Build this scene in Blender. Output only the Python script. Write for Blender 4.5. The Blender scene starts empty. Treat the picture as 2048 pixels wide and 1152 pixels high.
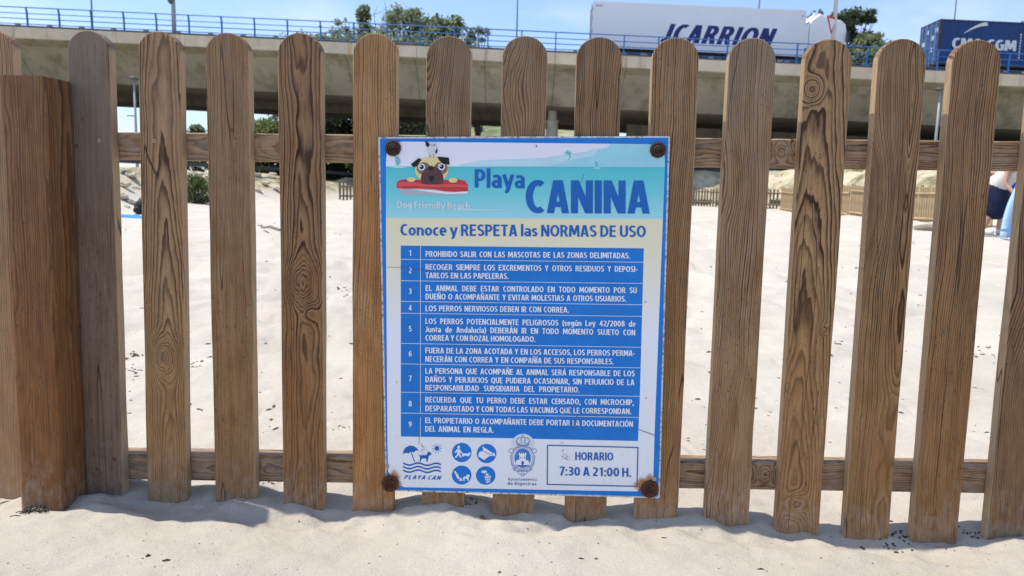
import bpy, math, random
import numpy as np
from mathutils import Vector, Matrix

random.seed(7)
RNG = np.random.default_rng(11)
SC = bpy.context.scene
COL = SC.collection
sin, cos, PI = math.sin, math.cos, math.pi

# ------------------------------------------------------------------ camera
FPX = 1480.0                       # focal length in pixels of a 2048 px wide frame
PITCH, ROLL = math.radians(7.4), math.radians(1.40)
HC = 0.672
CAM = np.array([0.0, 0.0, HC])
_f = np.array([0, cos(PITCH), -sin(PITCH)])
_r0 = np.array([1.0, 0, 0]); _u0 = np.array([0, sin(PITCH), cos(PITCH)])
_r = cos(ROLL) * _r0 + sin(ROLL) * _u0
_u = -sin(ROLL) * _r0 + cos(ROLL) * _u0
cd = bpy.data.cameras.new('camera'); cam = bpy.data.objects.new('camera', cd); COL.objects.link(cam)
cd.sensor_width = 36; cd.lens = 36 * FPX / 2048; cd.clip_start = .05; cd.clip_end = 8000
M = Matrix(((_r[0], _u[0], -_f[0], CAM[0]), (_r[1], _u[1], -_f[1], CAM[1]), (_r[2], _u[2], -_f[2], CAM[2]), (0, 0, 0, 1)))
cam.matrix_world = M
cd.dof.use_dof = True; cd.dof.focus_distance = 1.56; cd.dof.aperture_fstop = 8.5
SC.camera = cam

# ------------------------------------------------------------------ sun and sky
SUNV = Vector((-0.46, 0.056, 1.0)).normalized()
EL = math.asin(SUNV.z)
sl = bpy.data.lights.new('sun', 'SUN'); sun = bpy.data.objects.new('sun', sl); COL.objects.link(sun)
sl.energy = 3.3; sl.angle = math.radians(.53); sl.color = (1, .965, .9)
sun.rotation_euler = SUNV.to_track_quat('Z', 'Y').to_euler()
w = bpy.data.worlds.new("World"); SC.world = w; w.use_nodes = True
wn, wl = w.node_tree.nodes, w.node_tree.links
wn.clear()
sky = wn.new('ShaderNodeTexSky'); sky.sky_type = 'NISHITA'; sky.sun_disc = False
sky.sun_elevation = EL; sky.sun_rotation = math.atan2(SUNV.x, SUNV.y)
sky.air_density = 1.0; sky.dust_density = .7; sky.ozone_density = 6.0
bg = wn.new('ShaderNodeBackground'); bg.inputs[1].default_value = .14
out = wn.new('ShaderNodeOutputWorld')
tc = wn.new('ShaderNodeTexCoord'); mp = wn.new('ShaderNodeMapping'); mp.inputs['Scale'].default_value = (2.2, 2.2, 6.5)
mp.inputs['Location'].default_value = (1.3, .4, .1)
nz = wn.new('ShaderNodeTexNoise'); nz.inputs['Scale'].default_value = 1.5; nz.inputs['Detail'].default_value = 6; nz.inputs['Roughness'].default_value = .55
cr = wn.new('ShaderNodeValToRGB'); cr.color_ramp.elements[0].position = .50; cr.color_ramp.elements[1].position = .86
cr.color_ramp.elements[0].color = (.10, .10, .10, 1); cr.color_ramp.elements[1].color = (.75, .75, .75, 1)
mx = wn.new('ShaderNodeMix'); mx.data_type = 'RGBA'; mx.inputs[7].default_value = (5.2, 5.6, 7.7, 1)
wl.new(tc.outputs['Generated'], mp.inputs[0]); wl.new(mp.outputs[0], nz.inputs['Vector']); wl.new(nz.outputs[0], cr.inputs[0])
wl.new(cr.outputs[0], mx.inputs[0]); wl.new(sky.outputs[0], mx.inputs[6]); wl.new(mx.outputs[2], bg.inputs[0]); wl.new(bg.outputs[0], out.inputs[0])
SC.view_settings.view_transform = 'Standard'; SC.view_settings.look = 'None'
SC.view_settings.gamma = 1; SC.view_settings.exposure = 0.58; SC.view_settings.use_curve_mapping = False

# ------------------------------------------------------------------ rays through the lens (used to place things at measured distances)
def ray(px, py):
    d = _f + _r * ((px - 1024) / FPX) + _u * ((576 - py) / FPX)
    return d
def at(px, py, Y):
    d = ray(px, py); t = Y / d[1]
    return CAM + d * t
FA = math.radians(3.5)
P0 = np.array([0, 1.55, 0]); FE = np.array([cos(FA), -sin(FA), 0]); FN = np.array([-sin(FA), -cos(FA), 0])   # FN faces the camera
def FP(px, py, off=0.0):
    d = ray(px, py); t = (off + np.dot(P0 - CAM, FN)) / np.dot(d, FN)
    p = CAM + d * t - P0
    return np.dot(p, FE), p[2]

# ------------------------------------------------------------------ object helpers
def link(o, parent=None):
    COL.objects.link(o)
    if parent: o.parent = parent
    return o
def tag(o, label=None, cat=None, group=None, kind=None):
    if label: o['label'] = label
    if cat: o['category'] = cat
    if group: o['group'] = group
    if kind: o['kind'] = kind
    return o
def empty(name, loc=(0, 0, 0), rz=0):
    o = bpy.data.objects.new(name, None); o.location = loc; o.rotation_euler.z = rz; o.empty_display_size = .1
    return link(o)
def wloc(p):
    v = Vector((0, 0, 0))
    while p: v += Vector(p.location); p = p.parent
    return v
class MB:
    """collects geometry, then links it as ONE mesh object; world coordinates"""
    def __init__(s): s.v = []; s.f = []
    def add(s, v, f):
        b = len(s.v); s.v += [tuple(map(float, q)) for q in v]; s.f += [tuple(b + i for i in q) for q in f]; return s
    def box(s, a, b, R=None, T=None):
        x0, y0, z0 = a; x1, y1, z1 = b
        v = [(x0, y0, z0), (x1, y0, z0), (x1, y1, z0), (x0, y1, z0), (x0, y0, z1), (x1, y0, z1), (x1, y1, z1), (x0, y1, z1)]
        if R is not None: v = [tuple(R @ Vector(q)) for q in v]
        if T is not None: v = [tuple(Vector(q) + Vector(T)) for q in v]
        return s.add(v, [(0, 3, 2, 1), (4, 5, 6, 7), (0, 1, 5, 4), (1, 2, 6, 5), (2, 3, 7, 6), (3, 0, 4, 7)])
    def tube(s, pts, rad, n=8, cap=True):
        pts = [Vector(p) for p in pts]
        if not hasattr(rad, '__len__'): rad = [rad] * len(pts)
        vs = []; up = Vector((0, 0, 1))
        for i, p in enumerate(pts):
            d = (pts[min(i + 1, len(pts) - 1)] - pts[max(i - 1, 0)]).normalized()
            a = d.cross(up)
            if a.length < .05: a = d.cross(Vector((1, 0, 0)))
            a.normalize(); b = d.cross(a)
            for k in range(n):
                t = 2 * PI * k / n; vs.append(p + (a * cos(t) + b * sin(t)) * rad[i])
        fs = [(i * n + k, i * n + (k + 1) % n, (i + 1) * n + (k + 1) % n, (i + 1) * n + k) for i in range(len(pts) - 1) for k in range(n)]
        if cap: fs += [tuple(range(n - 1, -1, -1)), tuple((len(pts) - 1) * n + k for k in range(n))]
        return s.add(vs, fs)
    def ball(s, c, r, n=8, m=6, jit=0):
        r = r if hasattr(r, '__len__') else (r, r, r); vs = [(c[0], c[1], c[2] - r[2])]
        for i in range(1, m):
            a = -PI / 2 + PI * i / m
            for k in range(n):
                j = 1 + random.uniform(-jit, jit); t = 2 * PI * k / n
                vs.append((c[0] + r[0] * cos(a) * cos(t) * j, c[1] + r[1] * cos(a) * sin(t) * j, c[2] + r[2] * sin(a) * j))
        vs.append((c[0], c[1], c[2] + r[2])); fs = []
        for k in range(n): fs.append((0, 1 + (k + 1) % n, 1 + k))
        for i in range(m - 2):
            for k in range(n):
                a = 1 + i * n; fs.append((a + k, a + (k + 1) % n, a + n + (k + 1) % n, a + n + k))
        e = len(vs) - 1; a = 1 + (m - 2) * n
        for k in range(n): fs.append((a + k, a + (k + 1) % n, e))
        return s.add(vs, fs)
    def build(s, name, m, parent=None, smooth=False, local=False):
        me = bpy.data.meshes.new(name)
        o = wloc(parent) if (parent and not local) else Vector((0, 0, 0))
        me.from_pydata([(a - o.x, b - o.y, c - o.z) for a, b, c in s.v], [], s.f)
        me.update()
        if m: me.materials.append(m)
        if smooth: me.polygons.foreach_set('use_smooth', [True] * len(me.polygons))
        return link(bpy.data.objects.new(name, me), parent)

# a condensed bold sans drawn stroke by stroke (cap height 1)
def ar(cx, cy, rx, ry, a0, a1, n=9): return [(cx + rx * cos(math.radians(a0 + (a1 - a0) * i / n)), cy + ry * sin(math.radians(a0 + (a1 - a0) * i / n))) for i in range(n + 1)]
def lo_(cx, cy, rx, ry): return ar(cx, cy, rx, ry, 0, 360, 18)
G = {
 'A': (.58, [[(.065, -.1), (.275, 1.1)], [(.515, -.1), (.305, 1.1)], [(.15, .27), (.43, .27)]]),
 'B': (.53, [[(.08, 0), (.08, 1)], [(.08, .925), (.26, .925)] + ar(.26, .73, .16, .195, 90, -90) + [(.08, .535)], [(.08, .52), (.27, .52)] + ar(.27, .30, .18, .22, 90, -90) + [(.08, .08)]]),
 'C': (.50, [ar(.32, .5, .235, .425, 58, 302, 14)]),
 'D': (.57, [[(.08, 0), (.08, 1)], [(.08, .925), (.22, .925)] + ar(.22, .5, .26, .425, 90, -90, 12) + [(.08, .075)]]),
 'E': (.46, [[(.08, 0), (.08, 1)], [(.08, .925), (.44, .925)], [(.08, .52), (.41, .52)], [(.08, .075), (.44, .075)]]),
 'F': (.44, [[(.08, 0), (.08, 1)], [(.08, .925), (.43, .925)], [(.08, .50), (.40, .50)]]),
 'G': (.56, [ar(.32, .5, .235, .425, 58, 285, 14) + [(.475, .12), (.475, .50), (.32, .50)]]),
 'H': (.56, [[(.08, 0), (.08, 1)], [(.48, 0), (.48, 1)], [(.08, .52), (.48, .52)]]),
 'I': (.16, [[(.08, 0), (.08, 1)]]),
 'J': (.34, [[(.26, 1), (.26, .26)] + ar(.12, .26, .14, .185, 0, -90, 5) + [(.0, .085)]]),
 'K': (.55, [[(.08, 0), (.08, 1)], [(.52, 1.1), (.12, .5)], [(.18, .56), (.54, -.1)]]),
 'L': (.43, [[(.08, 1), (.08, .075), (.42, .075)]]),
 'M': (.72, [[(.07, 0), (.10, 1)], [(.65, 0), (.62, 1)], [(.11, 1.1), (.37, .16)], [(.61, 1.1), (.35, .16)]]),
 'N': (.57, [[(.08, 0), (.08, 1)], [(.49, 0), (.49, 1)], [(.05, 1.12), (.52, -.12)]]),
 'O': (.63, [lo_(.315, .5, .24, .425)]),
 'P': (.50, [[(.08, 0), (.08, 1)], [(.08, .925), (.24, .925)] + ar(.24, .68, .18, .245, 90, -90) + [(.08, .435)]]),
 'Q': (.63, [lo_(.315, .5, .24, .425), [(.34, .16), (.56, -.08)]]),
 'R': (.54, [[(.08, 0), (.08, 1)], [(.08, .925), (.25, .925)] + ar(.25, .70, .17, .225, 90, -90) + [(.08, .475)], [(.24, .47), (.33, .40), (.49, -.1)]]),
 'S': (.47, [[(.41, .86)] + ar(.25, .725, .17, .205, 62, 250, 9) + ar(.22, .285, .18, .21, 62, -125, 9) + [(.05, .13)]]),
 'T': (.48, [[(0, .925), (.48, .925)], [(.24, 0), (.24, .93)]]),
 'U': (.56, [[(.08, 1), (.08, .32)] + ar(.28, .32, .20, .245, 180, 360, 10) + [(.48, 1)]]),
 'V': (.56, [[(.055, 1.1), (.265, -.1)], [(.505, 1.1), (.295, -.1)]]),
 'X': (.54, [[(.03, 1.1), (.51, -.1)], [(.51, 1.1), (.03, -.1)]]),
 'Y': (.52, [[(.035, 1.1), (.27, .42)], [(.485, 1.1), (.25, .42)], [(.26, .52), (.26, 0)]]),
 'Z': (.48, [[(.04, .925), (.40, .925), (.08, .075), (.45, .075)]]),
 'a': (.46, [[(.07, .60)] + ar(.22, .47, .16, .18, 105, 0, 6) + [(.38, 0)], lo_(.22, .215, .145, .15)]),
 'c': (.38, [ar(.25, .36, .175, .30, 58, 302, 10)]),
 'd': (.50, [lo_(.245, .35, .165, .285), [(.42, 0), (.42, 1.06)]]),
 'e': (.48, [[(.08, .36), (.41, .36)] + ar(.245, .36, .168, .30, 4, 308, 12)]),
 'g': (.50, [lo_(.245, .37, .165, .27), [(.42, .70), (.42, -.04)] + ar(.24, -.04, .18, .18, 0, -140, 6)]),
 'h': (.49, [[(.08, 0), (.08, 1.06)], [(.08, .40)] + ar(.245, .43, .165, .20, 180, 0, 8) + [(.41, 0)]]),
 'i': (.16, [[(.08, 0), (.08, .71)], [(.08, .84), (.08, 1.0)]]),
 'l': (.16, [[(.08, 0), (.08, 1.06)]]),
 'm': (.76, [[(.08, 0), (.08, .71)], [(.08, .40)] + ar(.23, .45, .15, .18, 180, 0, 8) + [(.38, 0)], [(.38, .40)] + ar(.53, .45, .15, .18, 180, 0, 8) + [(.68, 0)]]),
 'n': (.49, [[(.08, 0), (.08, .71)], [(.08, .40)] + ar(.245, .43, .165, .20, 180, 0, 8) + [(.41, 0)]]),
 'o': (.50, [lo_(.25, .355, .175, .285)]),
 'r': (.33, [[(.08, 0), (.08, .71)], [(.08, .36)] + ar(.28, .42, .20, .22, 180, 84, 6)]),
 's': (.37, [[(.32, .58)] + ar(.19, .51, .125, .135, 70, 245, 7) + ar(.17, .215, .135, .14, 65, -115, 7) + [(.04, .12)]]),
 't': (.32, [[(.13, .90), (.13, .22)] + ar(.27, .22, .14, .14, 180, 270, 5), [(0, .63), (.30, .63)]]),
 'u': (.49, [[(.41, 0), (.41, .71)], [(.41, .30)] + ar(.245, .28, .165, .20, 0, -180, 8) + [(.08, .71)]]),
 'y': (.49, [[(.04, .74), (.25, .02)], [(.45, .74), (.23, -.10)] + ar(.10, -.06, .13, .16, -20, -90, 4)]),
 '0': (.52, [lo_(.26, .5, .18, .425)]), '1': (.40, [[(.27, 0), (.27, 1)], [(.29, .93), (.08, .80)]]),
 '2': (.50, [[(.07, .84)] + ar(.24, .70, .18, .225, 125, -30, 9) + [(.09, .09)], [(.05, .075), (.46, .075)]]),
 '3': (.48, [[(.07, .88)] + ar(.22, .735, .17, .19, 110, -80, 8) + ar(.21, .29, .20, .215, 85, -120, 9) + [(.04, .12)], [(.14, .525), (.26, .525)]]),
 '4': (.52, [[(.36, 0), (.36, 1)], [(.38, 1.04), (.06, .24)], [(.03, .29), (.51, .29)]]),
 '5': (.49, [[(.43, .925), (.13, .925), (.11, .55)] + ar(.22, .33, .21, .25, 105, -120, 9) + [(.04, .12)]]),
 '6': (.52, [lo_(.265, .32, .18, .245), [(.42, .93)] + ar(.40, .32, .315, .60, 95, 175, 6)]),
 '7': (.48, [[(.03, .925), (.41, .925), (.14, -.1)]]),
 '8': (.52, [lo_(.26, .735, .155, .19), lo_(.26, .29, .185, .215)]),
 '9': (.52, [lo_(.255, .68, .18, .245), [(.10, .07)] + ar(.12, .68, .315, .60, -85, -5, 6)]),
 '.': (.17, [[(.085, 0), (.085, .17)]]), ',': (.17, [[(.11, .16), (.05, -.14)]]), ':': (.17, [[(.085, 0), (.085, .17)], [(.085, .52), (.085, .69)]]),
 '-': (.30, [[(.02, .38), (.28, .38)]]), '(': (.25, [ar(.40, .42, .32, .66, 125, 235, 8)]), ')': (.25, [ar(-.15, .42, .32, .66, 55, -55, 8)]), '/': (.38, [[(.03, -.08), (.35, 1.05)]]),
}
for a_, b_ in (('Á', 'A'), ('É', 'E'), ('Í', 'I'), ('Ó', 'O'), ('Ú', 'U')): G[a_] = (G[b_][0], G[b_][1] + [[(G[b_][0] / 2 - .03, 1.08), (G[b_][0] / 2 + .08, 1.26)]])
for a_, b_ in (('í', 'i'), ('ú', 'u')): G[a_] = (G[b_][0], G[b_][1][:2 if b_ == 'u' else 1] + [[(G[b_][0] / 2 - .03, .80), (G[b_][0] / 2 + .08, .99)]])
G['Ñ'] = (.57, G['N'][1] + [[(.14, 1.09), (.22, 1.20), (.34, 1.10), (.43, 1.21)]])
def shape(txt, hw=.083, track=.075, shear=0):
    """flat outline of a word: list of strips (left and right edge points) in em units of the cap height"""
    x = 0; polys = []
    for ch in txt:
        if ch == ' ': x += .25; continue
        w_, st = G[ch]; up = ch in 'ABCDEFGHIJKLMNOPQRSTUVXYZ0123456789'
        for k, pl in enumerate(st):
            acc = min(p[1] for p in pl) > 1.03 and ch in 'ÁÉÍÓÚÑ'; h = hw * (.72 if acc else 1); n = len(pl); Lp = []; Rp = []
            clo = pl[0][0] == pl[-1][0] and abs(pl[0][1] - pl[-1][1]) < 1e-9 or (n > 15 and math.hypot(pl[0][0] - pl[-1][0], pl[0][1] - pl[-1][1]) < 1e-6)
            for i in range(n):
                a = pl[i - 1] if i else (pl[-2] if clo else pl[0]); b = pl[i]; c = pl[i + 1] if i < n - 1 else (pl[1] if clo else pl[-1])
                d1 = (b[0] - a[0], b[1] - a[1]); d2 = (c[0] - b[0], c[1] - b[1]); l1 = math.hypot(*d1); l2 = math.hypot(*d2)
                if l1 < 1e-9: d1, l1 = d2, l2
                if l2 < 1e-9: d2, l2 = d1, l1
                n1 = (-d1[1] / l1, d1[0] / l1); n2 = (-d2[1] / l2, d2[0] / l2); mx_, my_ = n1[0] + n2[0], n1[1] + n2[1]; q = mx_ * mx_ + my_ * my_
                s_ = min(2 / max(q, 1e-6), 3.2) if q > .05 else 1.6
                # horizontal strokes slightly thinner than stems
                hx, hy = h, h * .86
                Lp.append((b[0] + mx_ * s_ * hx, b[1] + my_ * s_ * hy)); Rp.append((b[0] - mx_ * s_ * hx, b[1] - my_ * s_ * hy))
            lo, hi = (0, 1) if (up or (ch in 'ÁÉÍÓÚÑ' and not acc)) else (-.4, 1.4)
            if ch == 'Q' and k == 1: lo = -.12
            for i in range(n - 1):
                q4 = [Lp[i], Lp[i + 1], Rp[i + 1], Rp[i]]
                for lim, sg in ((lo, 1), (hi, -1)):
                    o4 = []
                    for a, b in zip(q4, q4[1:] + q4[:1]):
                        ia, ib = (a[1] - lim) * sg >= 0, (b[1] - lim) * sg >= 0
                        if ia: o4.append(a)
                        if ia != ib: u = (lim - a[1]) / (b[1] - a[1]); o4.append((a[0] + (b[0] - a[0]) * u, lim))
                    q4 = o4
                    if len(q4) < 3: break
                if len(q4) >= 3: polys.append(([(x + a + b * shear, b) for a, b in q4], k))
        x += w_ + track
    return x - track, polys

# ------------------------------------------------------------------ node helpers
class NT:
    def __init__(s, name):
        s.m = bpy.data.materials.new(name); s.m.use_nodes = True
        s.t = s.m.node_tree; s.n = s.t.nodes; s.l = s.t.links
        s.b = s.n['Principled BSDF']
        s.tc = s.n.new('ShaderNodeTexCoord')
    def put(s, sock, v):
        if isinstance(v, (int, float)): sock.default_value = v
        elif isinstance(v, tuple): sock.default_value = v if len(v) == len(sock.default_value) else tuple(v) + (1,)
        else: s.l.new(v, sock)
    def math(s, op, a, b=0, c=None, clamp=False):
        n = s.n.new('ShaderNodeMath'); n.operation = op; n.use_clamp = clamp
        s.put(n.inputs[0], a); s.put(n.inputs[1], b)
        if c is not None: s.put(n.inputs[2], c)
        return n.outputs[0]
    def add(s, a, b): return s.math('ADD', a, b)
    def sub(s, a, b): return s.math('SUBTRACT', a, b)
    def mul(s, a, b): return s.math('MULTIPLY', a, b)
    def vec(s, v, scale, off=(0, 0, 0)):
        n = s.n.new('ShaderNodeMapping'); s.put(n.inputs[0], v); n.inputs['Scale'].default_value = scale; n.inputs['Location'].default_value = off
        return n.outputs[0]
    def noise(s, v, scale=1, detail=2, rough=.5, dist=0):
        n = s.n.new('ShaderNodeTexNoise'); s.put(n.inputs['Vector'], v); n.inputs['Scale'].default_value = scale
        n.inputs['Detail'].default_value = detail; n.inputs['Roughness'].default_value = rough; n.inputs['Distortion'].default_value = dist
        return n.outputs[0]
    def ramp(s, v, stops, interp='LINEAR'):
        n = s.n.new('ShaderNodeValToRGB'); s.put(n.inputs[0], v); r = n.color_ramp; r.interpolation = interp
        while len(r.elements) < len(stops): r.elements.new(.5)
        for e, (p, c) in zip(r.elements, stops):
            e.position = p; e.color = (c, c, c, 1) if isinstance(c, (int, float)) else tuple(c) + (1,)
        return n.outputs[0]
    def mix(s, f, a, b, blend='MIX'):
        n = s.n.new('ShaderNodeMix'); n.data_type = 'RGBA'; n.blend_type = blend; n.clamp_factor = True
        s.put(n.inputs[0], f); s.put(n.inputs[6], a); s.put(n.inputs[7], b); return n.outputs[2]
    def sstep(s, v, a, b):
        n = s.n.new('ShaderNodeMapRange'); n.interpolation_type = 'SMOOTHSTEP'; s.put(n.inputs[0], v)
        n.inputs[1].default_value = a; n.inputs[2].default_value = b; return n.outputs[0]
    def bump(s, h, dist=.001, strength=1, normal=None):
        n = s.n.new('ShaderNodeBump'); s.put(n.inputs['Height'], h); n.inputs['Distance'].default_value = dist; n.inputs['Strength'].default_value = strength
        if normal is not None: s.l.new(normal, n.inputs['Normal'])
        return n.outputs[0]
    def done(s, col, rough=.6, normal=None, spec=None, metal=None):
        s.put(s.b.inputs['Base Color'], col); s.put(s.b.inputs['Roughness'], rough)
        if normal is not None: s.l.new(normal, s.b.inputs['Normal'])
        if spec is not None: s.b.inputs['Specular IOR Level'].default_value = spec
        if metal is not None: s.b.inputs['Metallic'].default_value = metal
        return s.m
def lin(r, g, b):
    f = lambda c: (c / 255 / 12.92) if c / 255 <= .04045 else ((c / 255 + .055) / 1.055) ** 2.4
    return (f(r), f(g), f(b))
def paint(name, col, rough=.5, var=.12, scale=8, spec=.4, bump=0, metal=None):
    t = NT(name); n = t.noise(t.tc.outputs['Object'], scale, 4, .6)
    c2 = tuple(c * (1 - var) for c in col); c3 = tuple(min(1, c * (1 + var)) for c in col)
    nb = t.bump(t.noise(t.tc.outputs['Object'], scale * 6, 4, .6), bump) if bump else None
    return t.done(t.ramp(n, [(.3, c2), (.7, c3)]), rough, nb, spec, metal)

# ------------------------------------------------------------------ wood
def wood(name, x0=.02, y0=.05, k=.03, freq=190, knots=(), light=(.385, .252, .138), dark=(.052, .026, .013), tint=(1, 1, 1), grey=.35, warm=.6, seed=0., wob=.03, axis='z', L=1.05, contrast=1., fine=.6, pale=0., edge=0):
    t = NT(name); O = t.tc.outputs['Object']
    sp = t.n.new('ShaderNodeSeparateXYZ'); t.l.new(O, sp.inputs[0])
    X, Y, Z = sp.outputs
    if axis == 'x': X, Z = Z, X
    cb = t.n.new('ShaderNodeCombineXYZ'); t.put(cb.inputs[0], X); t.put(cb.inputs[1], Y); t.put(cb.inputs[2], Z); V = cb.outputs[0]
    so = (seed * 3.7, seed * 1.9, seed * 5.3)
    n1 = t.noise(t.vec(V, (7, 7, 2.6), so), 1, 2, .5)
    n2 = t.noise(t.vec(V, (9, 9, 3.4), (so[1], so[2], so[0])), 1, 2, .5)
    n3 = t.noise(t.vec(V, (45, 45, 9), so), 1, 2, .6)
    dx = t.add(t.sub(X, x0), t.mul(t.sub(n1, .5), wob))
    dy = t.add(t.sub(t.sub(y0, Y), t.mul(Z, k)), t.mul(t.sub(n2, .5), wob * 1.3))
    r = t.math('SQRT', t.add(t.mul(dx, dx), t.mul(dy, dy)))
    n5 = t.noise(t.vec(V, (170, 170, 22), so), 1, 3, .6)
    R = t.add(t.mul(r, freq * 1.32), t.add(t.mul(t.sub(n3, .5), 1.2), t.mul(t.sub(n5, .5), .55)))
    core = None
    for (kx, kz, rad, amp) in knots:
        ax = t.mul(t.sub(X, kx), 1 / rad); az = t.mul(t.sub(Z, kz), 1 / (rad * 1.35))
        wv = t.add(t.mul(t.sub(n3, .5), 1.0), t.mul(t.sub(n5, .5), .35))
        d2 = t.add(t.add(t.mul(ax, ax), t.mul(az, az)), wv)
        g = t.math('POWER', 2.71828, t.mul(d2, -.42))
        R = t.add(R, t.mul(g, amp))
        c = t.sub(1, t.sstep(d2, .06, .35))
        core = c if core is None else t.math('MAXIMUM', core, c)
    n4 = t.noise(t.vec(V, (28, 28, 3), (so[2], 0, so[1])), 1, 2, .5)
    R = t.add(R, t.mul(n4, 1.7))
    fr = t.math('FRACT', R)
    line = t.ramp(fr, [(0, .12), (.10, 0), (.36, .10), (.62, .50), (.80, 1), (.94, 1), (1, .12)])
    rn = t.math('FLOOR', R)
    wnz = t.n.new('ShaderNodeTexWhiteNoise'); wnz.noise_dimensions = '1D'; t.put(wnz.inputs['W'], rn)
    lam = t.mul(line, t.add(t.mul(wnz.outputs[0], .75), .36))
    big = t.noise(t.vec(V, (22, 22, 2.2), (so[1], so[0], 3)), 1, 3, .55)
    lam = t.mul(lam, t.math('ADD', t.mul(big, .8), .60 * contrast, clamp=True))
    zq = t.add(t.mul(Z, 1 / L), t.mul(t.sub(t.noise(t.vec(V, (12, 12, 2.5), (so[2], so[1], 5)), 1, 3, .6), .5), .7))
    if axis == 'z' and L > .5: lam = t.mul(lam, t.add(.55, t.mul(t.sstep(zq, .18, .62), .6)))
    col = t.mix(lam, light, dark)
    # fibres and pores
    fib = t.noise(t.vec(V, (700, 700, 16), so), 1, 3, .7)
    col = t.mix(t.mul(t.sstep(fib, .35, .72), fine), col, t.mix(1.0, col, (.62, .54, .48), 'MULTIPLY'))
    stk = t.noise(t.vec(V, (150, 150, 4), (so[2], so[0], 1)), 1, 3, .6)
    col = t.mix(t.mul(t.sstep(stk, .45, .74), .5), col, t.mix(1., col, (.66, .56, .50), 'MULTIPLY'))
    mott = t.noise(t.vec(V, (34, 34, 11), (so[0], so[2], 9)), 1, 5, .7)
    col = t.mix(t.mul(t.sstep(mott, .42, .66), .5), col, t.mix(1., col, (.70, .64, .58), 'MULTIPLY'))
    col = t.mix(t.mul(t.sstep(mott, .52, .30), .35), col, t.mix(1., col, (1.25, 1.25, 1.22), 'MULTIPLY'))
    col = t.mix(1., col, tint, 'MULTIPLY')
    # weathering: grey towards the top, warm stain lower down, both in uneven tongues
    zz = t.mul(Z, 1 / L)
    wn_ = t.noise(t.vec(V, (16, 16, 3.2), (so[0] + 5, so[1], so[2])), 1, 4, .6)
    gm = t.mul(t.sstep(t.add(wn_, t.mul(t.sub(zz, .5), .35)), .40, .78), grey)
    col = t.mix(gm, col, t.mix(.6, col, (.235, .19, .155)))
    wm = t.mul(t.sstep(t.add(wn_, t.mul(zz, -.45)), .05, .42), warm)
    col = t.mix(wm, col, t.mix(.85, col, (1.06, .80, .50), 'MULTIPLY'))
    red = t.noise(t.vec(V, (26, 26, 5), (so[1] + 7, so[2], so[0])), 1, 4, .6)
    col = t.mix(t.mul(t.sstep(red, .52, .72), .45), col, t.mix(1., col, (.82, .62, .48), 'MULTIPLY'))
    # dark water stains and specks of dirt
    st = t.noise(t.vec(V, (38, 38, 4.5), (so[2], so[1] + 9, so[0])), 1, 4, .6)
    col = t.mix(t.mul(t.sstep(st, .60, .76), .55), col, t.mix(1., col, (.42, .34, .28), 'MULTIPLY'))
    sp2 = t.noise(t.vec(V, (300, 300, 110), so), 1, 2, .6)
    spm = t.add(t.noise(t.vec(V, (20, 20, 8), so), 1, 2, .5), t.mul(t.math('POWER', 2.71828, t.mul(t.math('POWER', t.math('ABSOLUTE', t.sub(zz, .38)), 2), -60)), .22))
    col = t.mix(t.mul(t.mul(t.sstep(sp2, .62, .70), t.sstep(spm, .48, .64)), .75), col, (.05, .03, .02))
    # pale sand dust near the foot
    du = t.noise(t.vec(V, (60, 60, 26), (so[0], 4, so[1])), 1, 4, .7)
    dm = t.mul(t.sstep(t.add(du, t.mul(zz, -1.8)), .30, .66), .3)
    col = t.mix(dm, col, (.50, .44, .36))
    if pale: col = t.mix(pale, col, (.50, .37, .25))
    if core is not None:
        col = t.mix(t.mul(core, .8), col, t.mix(lam, (.26, .15, .085), (.05, .026, .016)))
    if edge: col = t.mix(t.mul(t.sstep(t.math('ABSOLUTE', X), edge - .0018, edge - .0006), .6), col, (.50, .36, .22))  # side faces paler: sunlight on the picket sides put into the colour
    # drying cracks
    ck = t.math('ABSOLUTE', t.sub(t.noise(t.vec(V, (26, 26, .9), (so[2] + 2, so[0], so[1])), 1, 1, .3), .5))
    ckm = t.mul(t.sub(1, t.sstep(ck, .0, .0055)), t.sstep(t.noise(t.vec(V, (9, 9, 3.5), so), 1, 1), .52, .62))
    col = t.mix(t.mul(ckm, .85), col, (.028, .017, .012))
    h = t.sub(t.add(t.mul(lam, .9), t.mul(fib, .35)), t.mul(ckm, 2.0))
    nb = t.bump(h, .0016, .85)
    return t.done(col, .78, nb, .25)

# ------------------------------------------------------------------ ground
def vnoise(x, y, seed=0):
    x = np.asarray(x, float); y = np.asarray(y, float)
    xi = np.floor(x).astype(np.int64); yi = np.floor(y).astype(np.int64); fx = x - xi; fy = y - yi
    def h(a, b):
        n = (a * 374761393 + b * 668265263 + seed * 1274126177) & 0xffffffff
        n = ((n ^ (n >> 13)) * 1274126177) & 0xffffffff
        return ((n ^ (n >> 16)) & 0xffff) / 65535.0
    u = fx * fx * (3 - 2 * fx); v = fy * fy * (3 - 2 * fy)
    return (h(xi, yi) * (1 - u) + h(xi + 1, yi) * u) * (1 - v) + (h(xi, yi + 1) * (1 - u) + h(xi + 1, yi + 1) * u) * v - .5
def fbm(x, y, o=4, seed=0):
    s = 0; a = 1.
    for i in range(o): s = s + a * vnoise(x * 2 ** i + i * 17.3, y * 2 ** i - i * 9.1, seed + i); a *= .5
    return s
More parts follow.
